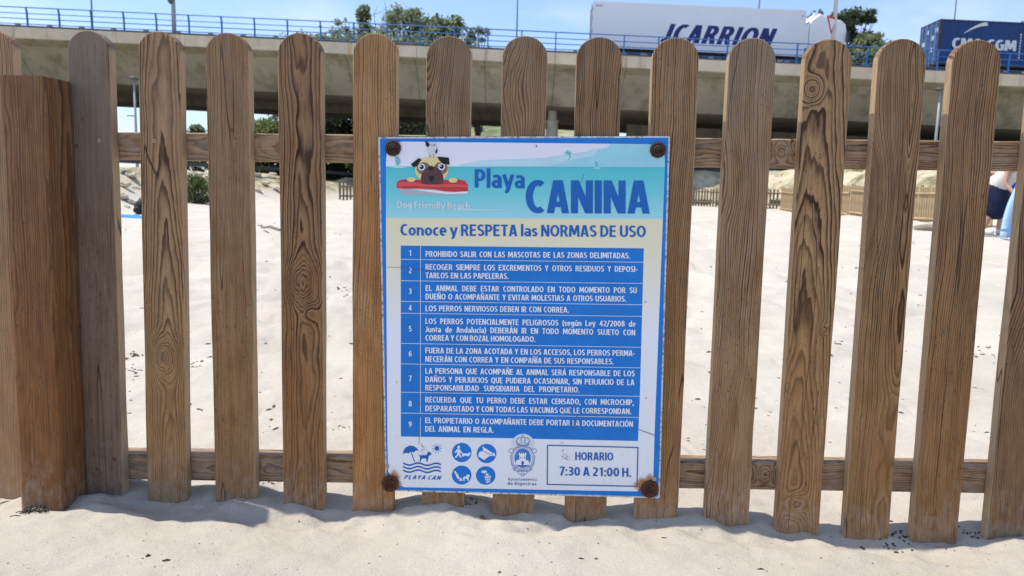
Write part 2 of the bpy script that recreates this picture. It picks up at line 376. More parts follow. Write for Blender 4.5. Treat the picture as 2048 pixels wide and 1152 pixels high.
# pickets: apex (px), foot (px) as the photograph shows them
PK = [(-13, 58, 24, 992), (180, 60, 213, 985), (321, 62, 338, 997), (455, 64, 474, 1000), (602, 66, 610, 1012), (752, 66, 747, 1026),
      (899, 71, 886, 1022), (1051, 72, 1027, 1022), (1199, 73, 1170, 1034), (1352, 74, 1311, 1033), (1505, 75, 1451, 1044), (1658, 77, 1592, 1062),
      (1804, 77, 1729, 1080), (1953, 79, 1865, 1078), (2119, 82, 2014, 1072)]
KS, KZ = [], []
for (ax, ay, bx, by) in PK:
    s_, z_ = FP(bx, by); KS.append(s_); KZ.append(z_)
KS = np.array(KS); KZ = np.array(KZ)
BEACH = [(-200, -200), (200, -200), (200, 8), (40, 12), (15.2, 20), (14.8, 28), (14.4, 36.5), (10.8, 42.5), (2, 45), (-8, 44), (-11.5, 38), (-11.3, 26), (-8.6, 15.6), (-14, 13), (-40, 10), (-200, 5)]
def beachdist(x, y):
    inside = np.zeros(x.shape, bool); d = np.full(x.shape, 1e9); n = len(BEACH)
    for i in range(n):
        x0, y0 = BEACH[i]; x1, y1 = BEACH[(i + 1) % n]
        c = ((y0 > y) != (y1 > y)) & (x < (x1 - x0) * (y - y0) / ((y1 - y0) or 1e-9) + x0); inside ^= c
        L2 = (x1 - x0) ** 2 + (y1 - y0) ** 2; t = np.clip(((x - x0) * (x1 - x0) + (y - y0) * (y1 - y0)) / L2, 0, 1)
        d = np.minimum(d, np.hypot(x - x0 - t * (x1 - x0), y - y0 - t * (y1 - y0)))
    return np.where(inside, 0, d)
MOUNDS = [(172, 972, .055, .03, .026), (215, 990, .05, .02, .010), (470, 990, .045, .03, .016), (625, 1008, .05, .035, .007), (540, 1012, .05, .03, .006),
          (1985, 1062, .05, .02, .012), (905, 1018, .05, .02, .006), (1035, 1017, .04, .02, .006), (940, 985, .05, .03, .012), (1110, 1000, .05, .03, .006), (690, 1010, .02, .02, .008), (1390, 1010, .04, .03, .008)]
MND = []
for (px, py, rx, ry, h) in MOUNDS:
    d = ray(px, py); t = HC / -d[2]; p = CAM + d * t; MND.append((p[0], p[1], rx, ry, h))
def ground(x, y):
    x = np.asarray(x, float); y = np.asarray(y, float)
    s = (x * FE[0] + (y - 1.55) * FE[1]); o = x * FN[0] + (y - 1.55) * FN[1]   # o > 0 towards the camera
    zc = np.interp(s, KS, KZ)
    wgt = np.exp(-(np.abs(o) / .8) ** 1.5)
    z = zc * wgt
    near = np.exp(-(np.maximum(0, np.abs(y - 1.5) - 1.5) / 5.) ** 2)
    z = z + fbm(x * 1.1, y * 1.1, 2, 3) * .035 * (1 - np.exp(-(o / .35) ** 2)) + fbm(x * 4.2, y * 5.5, 3, 5) * .014 * near + fbm(x * 13, y * 17, 4, 9) * .0058 * near
    z = z - .010 * np.exp(-((o - .05) / .05) ** 2)
    z = z + (fbm(x * 8, y * 10, 3, 61) * .027 + fbm(x * 23, y * 26, 3, 63) * .010) * np.exp(-((o - .03) / .11) ** 2)
    z = z + near * (np.clip(.10 - np.abs(fbm(x * 3.1 + 3, y * 4.3, 2, 71)), 0, 1) * -.07)
    for (mx_, my_, rx, ry, h) in MND: z = z + h * np.exp(-((x - mx_) / rx) ** 2 - ((y - my_) / ry) ** 2)
    # footprints and wind ripples farther out
    mid = np.clip((y - 2.2) / 2, 0, 1)
    pit = fbm(x * 2.3, y * 2.3, 3, 21)
    z = z + mid * (pit * .12 + fbm(x * 6.5, y * 6.5, 3, 81) * .03 * np.clip((14 - y) / 8, 0, 1) - np.clip(.12 - np.abs(fbm(x * 1.5 + 7, y * 1.5, 2, 31)), 0, 1) * .34)
    bd = beachdist(x, y)
    t = np.clip(bd / 3.6, 0, 1); t = t * t * (3 - 2 * t)
    H = 1.15 + 1.0 * np.clip((x + 9) / 20, 0, 1)
    rough = fbm(x * 1.6, y * 1.6, 4, 41) * .5 * np.clip(bd / 1.2, 0, 1) * (1 - np.clip((bd - 5) / 4, 0, 1))
    z = z + H * t + rough * np.where(x < -4, 1., .3)
    far = np.clip((y - 4) / 30, 0, 1); z = z + .1 * far * (x > 0) * np.clip(x / 10, 0, 1)
    return z
def gz(x, y): return float(ground(np.array([x]), np.array([y]))[0])
def ong(px, py, lo=.6, hi=60):
    d = ray(px, py); d = d / d[1]
    ys = np.concatenate([np.linspace(lo, 3, 600), np.linspace(3, hi, 1500)])
    P = CAM[None] + d[None] * ys[:, None]; g = ground(P[:, 0], P[:, 1]); i = np.argmax(P[:, 2] < g)
    if not (P[i, 2] < g[i]): return np.array([P[-1, 0], P[-1, 1], float(g[-1])])
    return np.array([P[i, 0], P[i, 1], g[i]])

def axis_pts(a, b, step, lo, hi, grow):
    c = list(np.arange(a, b, step)); s = step; v = c[-1]
    while v < hi: s *= grow; v += s; c.append(v)
    s = step; v = a
    while v > lo: s *= grow; v -= s; c.insert(0, v)
    return np.array(c)
gx = axis_pts(-1.35, 1.35, .008, -2500, 2500, 1.06)
gy = axis_pts(1.05, 2.0, .007, -60, 3000, 1.03)
GX, GY = np.meshgrid(gx, gy); GZ = ground(GX.ravel(), GY.ravel())
vv = np.column_stack([GX.ravel(), GY.ravel(), GZ]); nx, ny = len(gx), len(gy)
ii = (np.arange(ny - 1)[:, None] * nx + np.arange(nx - 1)[None]).ravel()
ff = np.column_stack([ii, ii + 1, ii + nx + 1, ii + nx])
me = bpy.data.meshes.new('sand_ground')
me.vertices.add(len(vv)); me.vertices.foreach_set('co', vv.ravel())
me.loops.add(ff.size); me.loops.foreach_set('vertex_index', ff.ravel().astype(np.int32))
me.polygons.add(len(ff)); me.polygons.foreach_set('loop_start', np.arange(0, ff.size, 4, dtype=np.int32))
me.update(calc_edges=True); me.validate(); me.polygons.foreach_set('use_smooth', [True] * len(ff))
t = NT('sand'); O = t.tc.outputs['Object']
sp = t.n.new('ShaderNodeSeparateXYZ'); t.l.new(O, sp.inputs[0])
big = t.noise(O, 1.3, 5, .6); grain = t.noise(O, 520, 2, .85); grain2 = t.noise(O, 260, 3, .75); med = t.noise(O, 18, 4, .6)
col = t.ramp(big, [(.3, (.52, .46, .37)), (.7, (.63, .565, .465))])
col = t.mix(t.sstep(grain, .50, .72), col, t.mix(1., col, (.66, .62, .58), 'MULTIPLY'))
col = t.mix(t.mul(t.sstep(grain2, .60, .75), .35), col, (.36, .31, .26))
col = t.mix(t.mul(t.sstep(med, .5, .8), .25), col, (.52, .47, .41))
# soil and dry grass beyond the beach, above the bank
hz = t.sstep(sp.outputs[2], .22, .75)
soiln = t.noise(O, .9, 6, .68); soil = t.ramp(soiln, [(.30, (.10, .095, .045)), (.44, (.30, .26, .16)), (.56, (.52, .45, .31)), (.8, (.60, .54, .42))])
col = t.mix(t.sub(1, t.sstep(sp.outputs[1], 1.45, 2.1)), col, t.mix(1., col, (.95, .945, .945), 'MULTIPLY')); col = t.mix(hz, col, soil); col = t.mix(t.sstep(sp.outputs[1], 46.5, 48.5), col, t.mix(soiln, (.05, .047, .04), (.10, .09, .07)))  # ground colour darkened from the bridge onward, to deepen the shade beneath it
h = t.add(t.add(t.mul(grain, .3), t.mul(grain2, .6)), t.mul(med, 2.6))
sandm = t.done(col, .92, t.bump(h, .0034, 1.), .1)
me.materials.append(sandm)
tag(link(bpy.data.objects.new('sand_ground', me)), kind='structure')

# ------------------------------------------------------------------ the picket fence
fence = empty('picket_fence', P0, -FA)
tag(fence, 'weathered wooden picket fence with rounded tops standing in the sand behind the blue sign', 'fence')
PT = .026
def picket_mesh(name, W, H, m, seed):
    rr = random.Random(seed); n = 18; ch = W / 2; pts = []
    top = H - ch * .98
    zs = [-.20, 0, .1, .2, .3, .4, .5, .6, .7, .8]
    zs = [z for z in zs if z < top - .05]
    L = [(-ch + rr.uniform(-.0008, .0008), z) for z in zs]
    Rr = [(ch + rr.uniform(-.0008, .0008), z) for z in zs]
    arc = [(ch * cos(a), top + ch * .98 * sin(a) ** .93) for a in [PI * i / n for i in range(n + 1)]]
    outline = Rr + arc + L[::-1]
    N = len(outline); c = np.array(outline)
    cx, cz = 0, H / 2
    def inset(d):
        o = []
        for i in range(N):
            a = c[i - 1]; b = c[(i + 1) % N]; tx, tz = b - a; l = math.hypot(tx, tz) or 1; o.append((c[i][0] - tz / l * d * 1, c[i][1] + tx / l * d))
        return o
    bv = .0022; i2 = inset(bv)
    rows = [[(x, 0, z) for x, z in i2], [(x, bv * .35, z) for x, z in inset(bv * .3)], [(x, bv, z) for x, z in outline], [(x, PT - bv, z) for x, z in outline], [(x, PT, z) for x, z in i2]]
    v = [p for r_ in rows for p in r_]; f = []
    for r_ in range(4):
        for i in range(N): a = r_ * N + i; b = r_ * N + (i + 1) % N; f.append((a, b, b + N, a + N))
    f.append(tuple(range(N - 1, -1, -1))); f.append(tuple(4 * N + i for i in range(N)))
    mb = MB(); mb.add(v, f)
    me = bpy.data.meshes.new(name); me.from_pydata(mb.v, [], mb.f); me.update(); me.materials.append(m)
    import bmesh
    bm = bmesh.new(); bm.from_mesh(me); bmesh.ops.recalc_face_normals(bm, faces=bm.faces); bm.to_mesh(me); bm.free()
    for p in me.polygons: p.use_smooth = len(p.vertices) == 4
    try: me.set_sharp_from_angle(angle=math.radians(22))
    except Exception: pass
    return me
WOODS = [
    dict(tint=(1.15,1.08,1), x0=.10, y0=.02, k=.01, freq=170, grey=.3, pale=.2),
    dict(tint=(.90,.87,.84), x0=-.07, y0=.03, k=.012, freq=330, grey=1.0, warm=.15, knots=[(-.028, .58, .013, 5)], contrast=.35, fine=.9, light=(.30, .22, .16), dark=(.15, .10, .07)),
    dict(tint=(1.06,1.04,1.0), x0=.010, y0=.012, k=-.040, freq=170, grey=.35, warm=.5, knots=[(-.004, .325, .020, -7)], wob=.016, contrast=.9),
    dict(tint=(.93,.90,.86), x0=-.085, y0=.02, k=.02, freq=240, grey=.5, knots=[(.012, .80, .006, 4)], contrast=.55),
    dict(tint=(.84,.75,.68), x0=.008, y0=.05, k=.004, freq=215, grey=.35, knots=[(-.004, .505, .023, -7), (.018, .44, .012, 3)], wob=.026, contrast=.9),
    dict(tint=(1.0,.92,.80), x0=-.12, y0=.04, k=.03, freq=150, grey=.15, warm=.8, contrast=.4, light=(.46, .29, .155)),
    dict(tint=(.78,.76,.76), x0=-.045, y0=.03, k=.045, freq=230, grey=.55, knots=[(-.06, .86, .05, 9)], contrast=.7),
    dict(tint=(.86,.82,.77), x0=-.065, y0=.05, k=.05, freq=250, grey=.55, knots=[(-.07, .92, .05, 14)], contrast=.8, wob=.05),
    dict(tint=(.82,.76,.70), x0=.13, y0=.03, k=-.03, freq=185, grey=.4, wob=.04, contrast=.9),
    dict(tint=(.96,.90,.80), x0=-.11, y0=.03, k=.015, freq=175, grey=.3, contrast=.9, wob=.035),
    dict(tint=(1.0,.99,.98), x0=-.055, y0=.03, k=.03, freq=190, grey=.85, warm=.3, wob=.06, contrast=.8),
    dict(tint=(1.08,1.02,.90), x0=-.012, y0=.014, k=-.060, freq=165, grey=.25, warm=.5, knots=[(-.026, .925, .012, 6), (-.006, .06, .013, 6), (.024, .44, .005, 3)], wob=.02),
    dict(tint=(.94,.90,.80), x0=.03, y0=.045, k=.055, freq=210, grey=.3, warm=.6, knots=[(-.07, .72, .06, 12)], wob=.045, contrast=.9),
    dict(tint=(.90,.80,.68), x0=-.10, y0=.03, k=.012, freq=190, grey=.25, warm=.4, knots=[(.045, .50, .012, 6)], contrast=1., wob=.04),
    dict(tint=(.72,.69,.66), x0=.09, y0=.03, k=.03, freq=200, grey=.5, warm=.4, knots=[(.05, .5, .05, 10)], wob=.05),
]
M_screw = paint('screw_steel', (.42, .36, .25), .45, .35, 300, .5, 0, .6)
M_rust = paint('rusted_screw', (.085, .045, .028), .75, .5, 260, .3, .001)
def screw(parent, x, z, r=.0042, m=None, y=-.0006, name='screw'):
    mb = MB(); n = 12
    v = [(r * cos(2 * PI * k / n), y, r * sin(2 * PI * k / n)) for k in range(n)] + [(r * .62 * cos(2 * PI * k / n), y + .0002, r * .62 * sin(2 * PI * k / n)) for k in range(n)] + [(0, y + .0022, 0)] + [(r * cos(2 * PI * k / n), .001, r * sin(2 * PI * k / n)) for k in range(n)]
    f = [(k, (k + 1) % n, n + (k + 1) % n, n + k) for k in range(n)] + [(n + k, n + (k + 1) % n, 2 * n) for k in range(n)] + [(k, (k + 1) % n, 2 * n + 1 + (k + 1) % n, 2 * n + 1 + k) for k in range(n)]
    mb.add(v, f); o = mb.build(name, m or M_screw, parent, local=True); o.location = (x, 0, z); return o
ZR_T = []; PROBJ = []
for i, (ax, ay, bx, by) in enumerate(PK):
    sh = (ax - 1114) * .0055
    s1, z1 = FP(ax + sh, ay); s0, z0 = FP(bx + (bx - 1114) * .0055, by)
    H = math.hypot(s1 - s0, z1 - z0) + .0
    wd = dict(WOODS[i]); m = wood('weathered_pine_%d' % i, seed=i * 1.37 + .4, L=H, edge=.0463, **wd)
    me = picket_mesh('picket', .0925 + random.uniform(-.0012, .0012), H, m, i)
    o = link(bpy.data.objects.new('picket', me), fence)
    o.location = (s0, 0, z0); o.rotation_euler = (random.uniform(-.004, .004), math.atan2(s1 - s0, z1 - z0), random.uniform(-.006, .006))
    PROBJ.append((o, s0, z0, s1, z1, H))
def pk_screw(i, px, py, **kw):
    o, s0, z0, s1, z1, H = PROBJ[i]; s, z = FP(px, py); a = math.atan2(s1 - s0, z1 - z0)
    ds, dz = s - s0, z - z0
    return screw(o, ds * cos(a) - dz * sin(a), ds * sin(a) + dz * cos(a), **kw)
pk_screw(1, 200, 281); pk_screw(1, 153, 292, m=M_rust, r=.0038); pk_screw(2, 309, 282)
pk_screw(1, 229, 918, m=M_rust, r=.004); pk_screw(1, 194, 938, m=M_rust, r=.0034)
pk_screw(3, 463, 260, m=M_rust, r=.0036)
# rails behind the pickets
def rail(y_l, y_r, yb_l, thick, mseed, dep):
    s0, za = FP(-120, y_l, -PT); s1, zb = FP(2300, y_r, -PT)
    _, zc = FP(1024, (y_l + y_r) / 2, -PT); _, zd = FP(1024, (y_l + y_r) / 2 + thick, -PT); hh = zc - zd
    m = wood('rail_pine_%d' % mseed, x0=.01, y0=.03, k=.03, freq=170, axis='x', grey=.35, warm=.3, seed=mseed * 2.7, wob=.035, L=100, contrast=.8, knots=[(0., random.uniform(-.7, -.5), .010, 5), (.005, .55, .012, 7), (-.01, 1.3, .01, 6)])
    L = math.hypot(s1 - s0, zb - za); mb = MB()
    b = .0025; N = 12
    prof = [(b, 0), (0, -b), (0, -hh + b), (b, -hh), (dep - b, -hh), (dep, -hh + b), (dep, -b), (dep - b, 0)]
    v = []; f = []
    for j in range(N + 1):
        x = -L / 2 + L * j / N
        for (yy, z) in prof: v.append((x, yy, z + hh / 2))
    P = len(prof)
    for j in range(N):
        for q in range(P): f.append((j * P + q, j * P + (q + 1) % P, (j + 1) * P + (q + 1) % P, (j + 1) * P + q))
    f += [tuple(range(P)), tuple(N * P + q for q in range(P))[::-1]]
    o = MB().add(v, f).build('rail', m, fence, local=True)
    o.location = ((s0 + s1) / 2, PT + .0008, (za + zb) / 2 - hh / 2); o.rotation_euler.y = -math.atan2(zb - za, s1 - s0)
rail(260, 285, 0, 57, 1, .040)
rail(903, 937, 0, 53, 2, .045)
# thick post in front of the fence
_, zt = FP(60, 152, .085); _, zbm = FP(80, 1018, .085)
sL, _ = FP(38, 1005, .092); sR, _ = FP(124, 1019, .092); sRt, _ = FP(86, 156, .092); sLt = sRt - (sR - sL)
PH = zt + .25; leanp = math.atan2(sRt - sR, zt - zbm)
pw = sR - sL; mb = MB(); r_ = .011; prof = []
for (cx_, cy_, a0) in ((pw - r_, -.092 + r_, -PI / 2), (pw - r_, -.002 - r_, 0), (r_, -.002 - r_, PI / 2), (r_, -.092 + r_, PI)):
    for q in range(6): a = a0 + PI / 2 * q / 5; prof.append((cx_ + r_ * cos(a), cy_ + r_ * sin(a)))
N = len(prof); zs = [-.25, 0, .3, .6, PH - .25 - .0]
v = [(x - pw / 2, y, z) for z in zs for x, y in prof]
f = [(a * N + i, a * N + (i + 1) % N, (a + 1) * N + (i + 1) % N, (a + 1) * N + i) for a in range(len(zs) - 1) for i in range(N)]
f += [tuple((len(zs) - 1) * N + i for i in range(N))]
M_post = wood('post_pine', x0=-.05, y0=-.02, k=.01, freq=240, light=(.26, .135, .06), dark=(.085, .040, .019), grey=.15, warm=.6, seed=9.1, wob=.014, contrast=.75, L=1.0)
po = MB().add(v, f).build('post', M_post, fence, True, local=True); po['label'] = 'thick square orange brown post'
po.data.set_sharp_from_angle(angle=math.radians(50))
po.location = ((sL + sR) / 2, 0, zbm); po.rotation_euler.y = leanp
# bring the top to the height seen in the photograph
for vtx in po.data.vertices:
    if vtx.co.z > .7: vtx.co.z = (zt - zbm) / cos(leanp)

# ------------------------------------------------------------------ the sign
TL, TR, BR, BL = [np.array(FP(*p, .006)) for p in ((761, 270), (1343, 276), (1317, 993), (767, 985))]
SCN = (TL + TR + BR + BL) / 4; ux = (TR - TL) + (BR - BL); sang = math.atan2(ux[1], ux[0])
SW = (np.linalg.norm(TR - TL) + np.linalg.norm(BR - BL)) / 2; SH = (np.linalg.norm(TL - BL) + np.linalg.norm(TR - BR)) / 2
so_ = P0 + FE * SCN[0] + FN * .006 + np.array([0, 0, SCN[1]])
sign = empty('information_sign', so_); sign.rotation_euler = Matrix.Rotation(-FA, 3, 'Z').to_euler()
sign.rotation_euler = (Matrix.Rotation(-FA, 3, 'Z') @ Matrix.Rotation(-sang, 3, 'Y')).to_euler()
tag(sign, 'blue and white beach rules notice with rusty corner bolts screwed to the pickets', 'sign')
ca, sa = cos(sang), sin(sang)
def SP(px, py):
    s, z = FP(px, py, .006); s -= SCN[0]; z -= SCN[1]
    return (s * ca + z * sa, -s * sa + z * ca)
Z1 = lambda x, y: SP(750 + x / 3.4133, 260 + y / 3.4133)
Z2 = lambda x, y: SP(750 + x / 3.4133, 840 + y / 3.4133)
Z3 = lambda x, y: SP(760 + x / 2.8807, 480 + y / 2.8807)
LAY = .00022
def ink(name, c, rough=.42, fade=.07):
    t = NT(name); O = t.tc.outputs['Object']
    n = t.noise(O, 14, 4, .6); c1 = tuple(x * (1 - fade) for x in c); c2 = tuple(min(1, x * (1 + fade) + .006) for x in c)
    col = t.ramp(n, [(.3, c1), (.7, c2)])
    g = t.noise(O, 120, 4, .7)
    col = t.mix(t.mul(t.sstep(g, .66, .8), .14), col, (.45, .40, .33))
    return t.done(col, rough, None, .22)
WHITE = (.80, .81, .84); BLUE = (.010, .185, .60); BLUE2 = (.04, .15, .46)
I_white = ink('white_ink', WHITE); I_blue = ink('blue_ink', BLUE); I_title = ink('title_blue_ink', (.010, .125, .44)); I_grey = ink('pale_grey_ink', (.66, .74, .78))
MATS = {}
def inkc(nm, c):
    if nm not in MATS: MATS[nm] = ink(nm, c)
    return MATS[nm]
def flat(name, polys, m, layer, tri=False):
    """flat print: polygons given in sign coordinates"""
    mb = MB()
    for p in polys: mb.add([(x, -layer * LAY, z) for x, z in p], [tuple(range(len(p)))])
    o = mb.build(name, m, sign, local=True)
    me = o.data
    import bmesh
    bm = bmesh.new(); bm.from_mesh(me)
    bmesh.ops.triangulate(bm, faces=[f for f in bm.faces if len(f.verts) > 4]); 
    for f in bm.faces:
        if f.normal.y > 0: f.normal_flip()
    bm.to_mesh(me); bm.free()
    return o
def zpoly(Z, pts): return [Z(*p) for p in pts]
def ell(Z, cx, cy, rx, ry, n=28, a0=0, a1=2 * PI, full=True): return [Z(cx + rx * cos(a0 + (a1 - a0) * k / n), cy + ry * sin(a0 + (a1 - a0) * k / n)) for k in range(n if full else n + 1)]
def ringp(Z, cx, cy, rx, ry, wdt, n=36, a0=0, a1=2 * PI):
    o = []
    for k in range(n):
        a = a0 + (a1 - a0) * k / n; b = a0 + (a1 - a0) * (k + 1) / n
        o.append([Z(cx + rx * cos(a), cy + ry * sin(a)), Z(cx + rx * cos(b), cy + ry * sin(b)), Z(cx + (rx - wdt) * cos(b), cy + (ry - wdt) * sin(b)), Z(cx + (rx - wdt) * cos(a), cy + (ry - wdt) * sin(a))])
    return o
def strokep(Z, pts, wdt):
    o = []
    for (a, b) in zip(pts, pts[1:]):
        dx, dy = b[0] - a[0], b[1] - a[1]; l = math.hypot(dx, dy) or 1; nx_, ny_ = -dy / l * wdt / 2, dx / l * wdt / 2
        ex, ey = dx / l * wdt * .15, dy / l * wdt * .15
        o.append([Z(a[0] + nx_ - ex, a[1] + ny_ - ey), Z(b[0] + nx_ + ex, b[1] + ny_ + ey), Z(b[0] - nx_ + ex, b[1] - ny_ + ey), Z(a[0] - nx_ - ex, a[1] - ny_ - ey)])
    return o
# plate
hw, hh = SW / 2, SH / 2
def rrect(hw, hh, r, n=5):
    o = []
    for (sx, sz, a0) in ((1, 1, 0), (-1, 1, PI / 2), (-1, -1, PI), (1, -1, 1.5 * PI)):
        for q in range(n + 1): a = a0 + PI / 2 * q / n; o.append((sx * (hw - r) + r * cos(a), sz * (hh - r) + r * sin(a)))
    return o
pl = rrect(hw, hh, .003); N = len(pl)
t = NT('plate_white_edge'); O = t.tc.outputs['Object']; e = t.noise(O, 130, 4, .7)
M_plate = t.done(t.ramp(e, [(.38, (.16, .15, .14)), (.5, (.55, .55, .55)), (.7, (.66, .67, .70))]), .5, None, .4)
mb = MB(); mb.add([(x, 0, z) for x, z in pl] + [(x, .005, z) for x, z in pl], [tuple(range(N))[::-1], tuple(range(N, 2 * N))] + [(i, (i + 1) % N, N + (i + 1) % N, N + i) for i in range(N)])
plo = mb.build('plate', M_plate, sign, local=True)
flat('border', [rrect(hw - .0035, hh - .0035, .003)], I_blue, 1)
# inner print: lilac sky, sea, sand, white, as printed bands
cL = [(75, 232), (80, 165), (100, 115), (135, 88), (185, 79)]
inner = zpoly(Z1, [(75, 700)] + cL) + zpoly(Z1, [(1860, 97), (1925, 105), (1955, 125), (1968, 150), (1977, 185), (1979, 250)]) + zpoly(Z2, [(1908, 100), (1900, 390), (1850, 425), (1810, 455), (1790, 487), (200, 458), (150, 440), (120, 400), (90, 350), (85, 100)])
t = NT('printed_panel'); sp = t.n.new('ShaderNodeSeparateXYZ'); t.l.new(t.tc.outputs['Object'], sp.inputs[0])
zt_ = [Z1(1000, 96)[1], Z1(1000, 246)[1], Z1(1000, 603)[1], Z3(800, 60)[1], Z3(800, 520)[1], Z2(1000, 480)[1]]
mr = t.n.new('ShaderNodeMapRange'); t.l.new(sp.outputs[2], mr.inputs[0]); mr.inputs[1].default_value = zt_[0]; mr.inputs[2].default_value = zt_[5]
ps = [(z - zt_[0]) / (zt_[5] - zt_[0]) for z in zt_]
col = t.ramp(mr.outputs[0], [(0, (.78, .76, .85)), (ps[1] - .0012, (.80, .80, .87)), (ps[1], (.09, .53, .58)), ((ps[1] + ps[2]) / 2, (.17, .62, .68)), (ps[2] - .0012, (.36, .70, .76)), (ps[2], (.80, .73, .49)), (ps[3] + .03, (.82, .77, .58)), (ps[4], (.82, .83, .88)), (1, (.80, .81, .83))])
O = t.tc.outputs['Object']
g = t.noise(O, 90, 5, .7); g2 = t.noise(O, 7, 3, .5)
lowm = t.sstep(mr.outputs[0], .75, 1.0)
col = t.mix(t.mul(t.mul(t.sstep(g, .52, .72), t.sstep(g2, .42, .6)), t.add(t.mul(lowm, .4), .10)), col, (.50, .44, .34))
M_inner = t.done(col, .42, None, .22)
flat('printed_panel', [inner], M_inner, 2)
# scenery
flat('headland_print', [zpoly(Z1, [(560, 243), (720, 208), (900, 201), (1160, 190), (1300, 165), (1440, 150), (1480, 130), (1590, 122), (1600, 97), (1860, 99), (1925, 107), (1962, 145), (1975, 190), (1978, 253)])], inkc('pale_sky_ink', (.50, .72, .80)), 3)
flat('headland_print', [zpoly(Z1, [(1190, 250), (1300, 212), (1480, 182), (1530, 135), (1585, 122), (1605, 98), (1860, 99), (1925, 107), (1962, 145), (1975, 190), (1978, 254)])], inkc('pale_teal_ink', (.33, .66, .74)), 4)
pt = [strokep(Z1, [(1322, 205), (1330, 180), (1318, 155)], 7)]
palm = pt[0]
for dx, dy in ((-28, -2), (-24, 22), (-12, -18), (14, -16), (26, 0), (18, 24)): palm = palm + [zpoly(Z1, [(1318, 158), (1318 + dx * .5 + 5, 158 + dy * .5 - 12), (1318 + dx, 158 + dy), (1318 + dx * .5, 158 + dy * .5 + 3)])]
flat('palm_print', palm, inkc('teal_ink', (.16, .53, .60)), 5)
flat('sailboat_print', [zpoly(Z1, [(1500, 204), (1518, 222), (1526, 240), (1520, 252), (1503, 250)])], MATS['teal_ink'], 5); flat('sailboat_print', [zpoly(Z1, [(135, 180), (160, 180), (173, 205), (174, 225), (158, 242), (145, 240)])], MATS['teal_ink'], 5)
for w3 in ([(1482, 260), (1520, 254), (1550, 260), (1520, 263)], [(100, 252), (150, 244), (220, 257), (150, 261)], [(400, 545), (660, 538), (960, 542), (660, 550)]): flat('wake_print', [zpoly(Z1, w3)], inkc('foam_ink', (.50, .74, .80)), 5)
# the dog on its red float
flat('float_print', [zpoly(Z1, [(147, 375), (152, 355), (172, 342), (215, 335), (400, 345), (575, 337), (615, 347), (634, 372), (636, 417), (560, 423), (480, 418), (400, 405), (300, 400), (200, 402), (147, 395)])], inkc('red_ink', (.56, .045, .05)), 4)
flat('float_print', [zpoly(Z1, [(150, 366), (175, 352), (300, 362), (400, 372), (560, 370), (628, 378), (633, 392), (560, 388), (400, 390), (250, 380), (152, 388)])], inkc('light_red_ink', (.68, .10, .10)), 5)
flat('float_print', [zpoly(Z1, [(147, 395), (200, 402), (300, 400), (400, 405), (480, 418), (560, 423), (636, 417), (628, 434), (592, 447), (205, 443), (168, 428)])], inkc('grey_ink', (.42, .45, .50)), 4)
flat('float_print', [zpoly(Z1, [(250, 404), (400, 412), (500, 425), (634, 420), (628, 432), (500, 438), (380, 424), (300, 412)])], I_white, 5)
flat('dog_print', [ell(Z1, 388, 272, 114, 92), ell(Z1, 248, 338, 29, 16), ell(Z1, 533, 343, 30, 17)], inkc('cream_ink', (.75, .64, .28)), 6)
flat('dog_print', [ell(Z1, 333, 262, 47, 42), ell(Z1, 450, 262, 47, 42)], inkc('tan_ink', (.25, .14, .11)), 7)
flat('dog_print', [zpoly(Z1, [(318, 366), (313, 330), (320, 300), (345, 268), (370, 248), (410, 250), (445, 272), (466, 310), (468, 345), (462, 366), (430, 372), (360, 372)])], inkc('brown_ink', (.105, .045, .05)), 8)
flat('dog_eye_print', [ell(Z1, 319, 253, 23, 24)], I_white, 9); flat('dog_eye_print', [ell(Z1, 456, 250, 23, 24)], I_white, 9)
for er in ([(247, 233), (300, 192), (319, 202), (285, 250), (262, 253)], [(428, 182), (505, 189), (510, 237), (465, 232), (437, 205)]): flat('dog_ear_print', [zpoly(Z1, er)], inkc('black_ink', (.012, .012, .016)), 10)
flat('dog_face_print', [ell(Z1, 319, 253, 15, 16), ell(Z1, 456, 250, 15, 16), ell(Z1, 383, 261, 18, 16), zpoly(Z1, [(366, 315), (408, 315), (398, 342), (388, 353), (376, 342)])], inkc('black_ink', (.012, .012, .016)), 10)
flat('dog_print', [ell(Z1, 314, 248, 5, 5, 8), ell(Z1, 451, 245, 5, 5, 8)], I_white, 11)
flat('seagull_print', [ell(Z1, 392, 135, 34, 34), ell(Z1, 400, 97, 17, 15)], inkc('gull_ink', (.62, .64, .70)), 11)
flat('seagull_print', [zpoly(Z1, [(344, 72), (362, 84), (377, 102), (360, 120), (348, 102)]), zpoly(Z1, [(424, 122), (429, 145), (420, 166), (412, 150)])] + strokep(Z1, [(377, 166), (377, 186)], 3) + strokep(Z1, [(401, 166), (402, 188)], 3) + [zpoly(Z1, [(402, 98), (414, 98), (404, 108)])], MATS['black_ink'], 12)
# the table of rules
flat('rules_table', [zpoly(Z3, [(120, 32), (1520, 48), (1497, 900)]) + zpoly(Z2, [(1795, 143), (1083, 128)]) + zpoly(Z2, [(945, 124), (177, 112)])], inkc('table_blue_ink', (.010, .18, .58)), 3)
lines = []
for a, b in ((111, 128), (234, 250), (353, 373), (421, 440), (595, 618), (713, 736), (876, 900), (996, 1022)): lines += strokep(Z3, [(120, a), (1518 - (a - 111) * .029, b)], 2.6)
lines += strokep(Z3, [(234, 32), (233, 1000)], 2.6) + strokep(Z2, [(311, -20), (309, 113)], 3.2)
flat('table_rules_print', lines, I_white, 4)
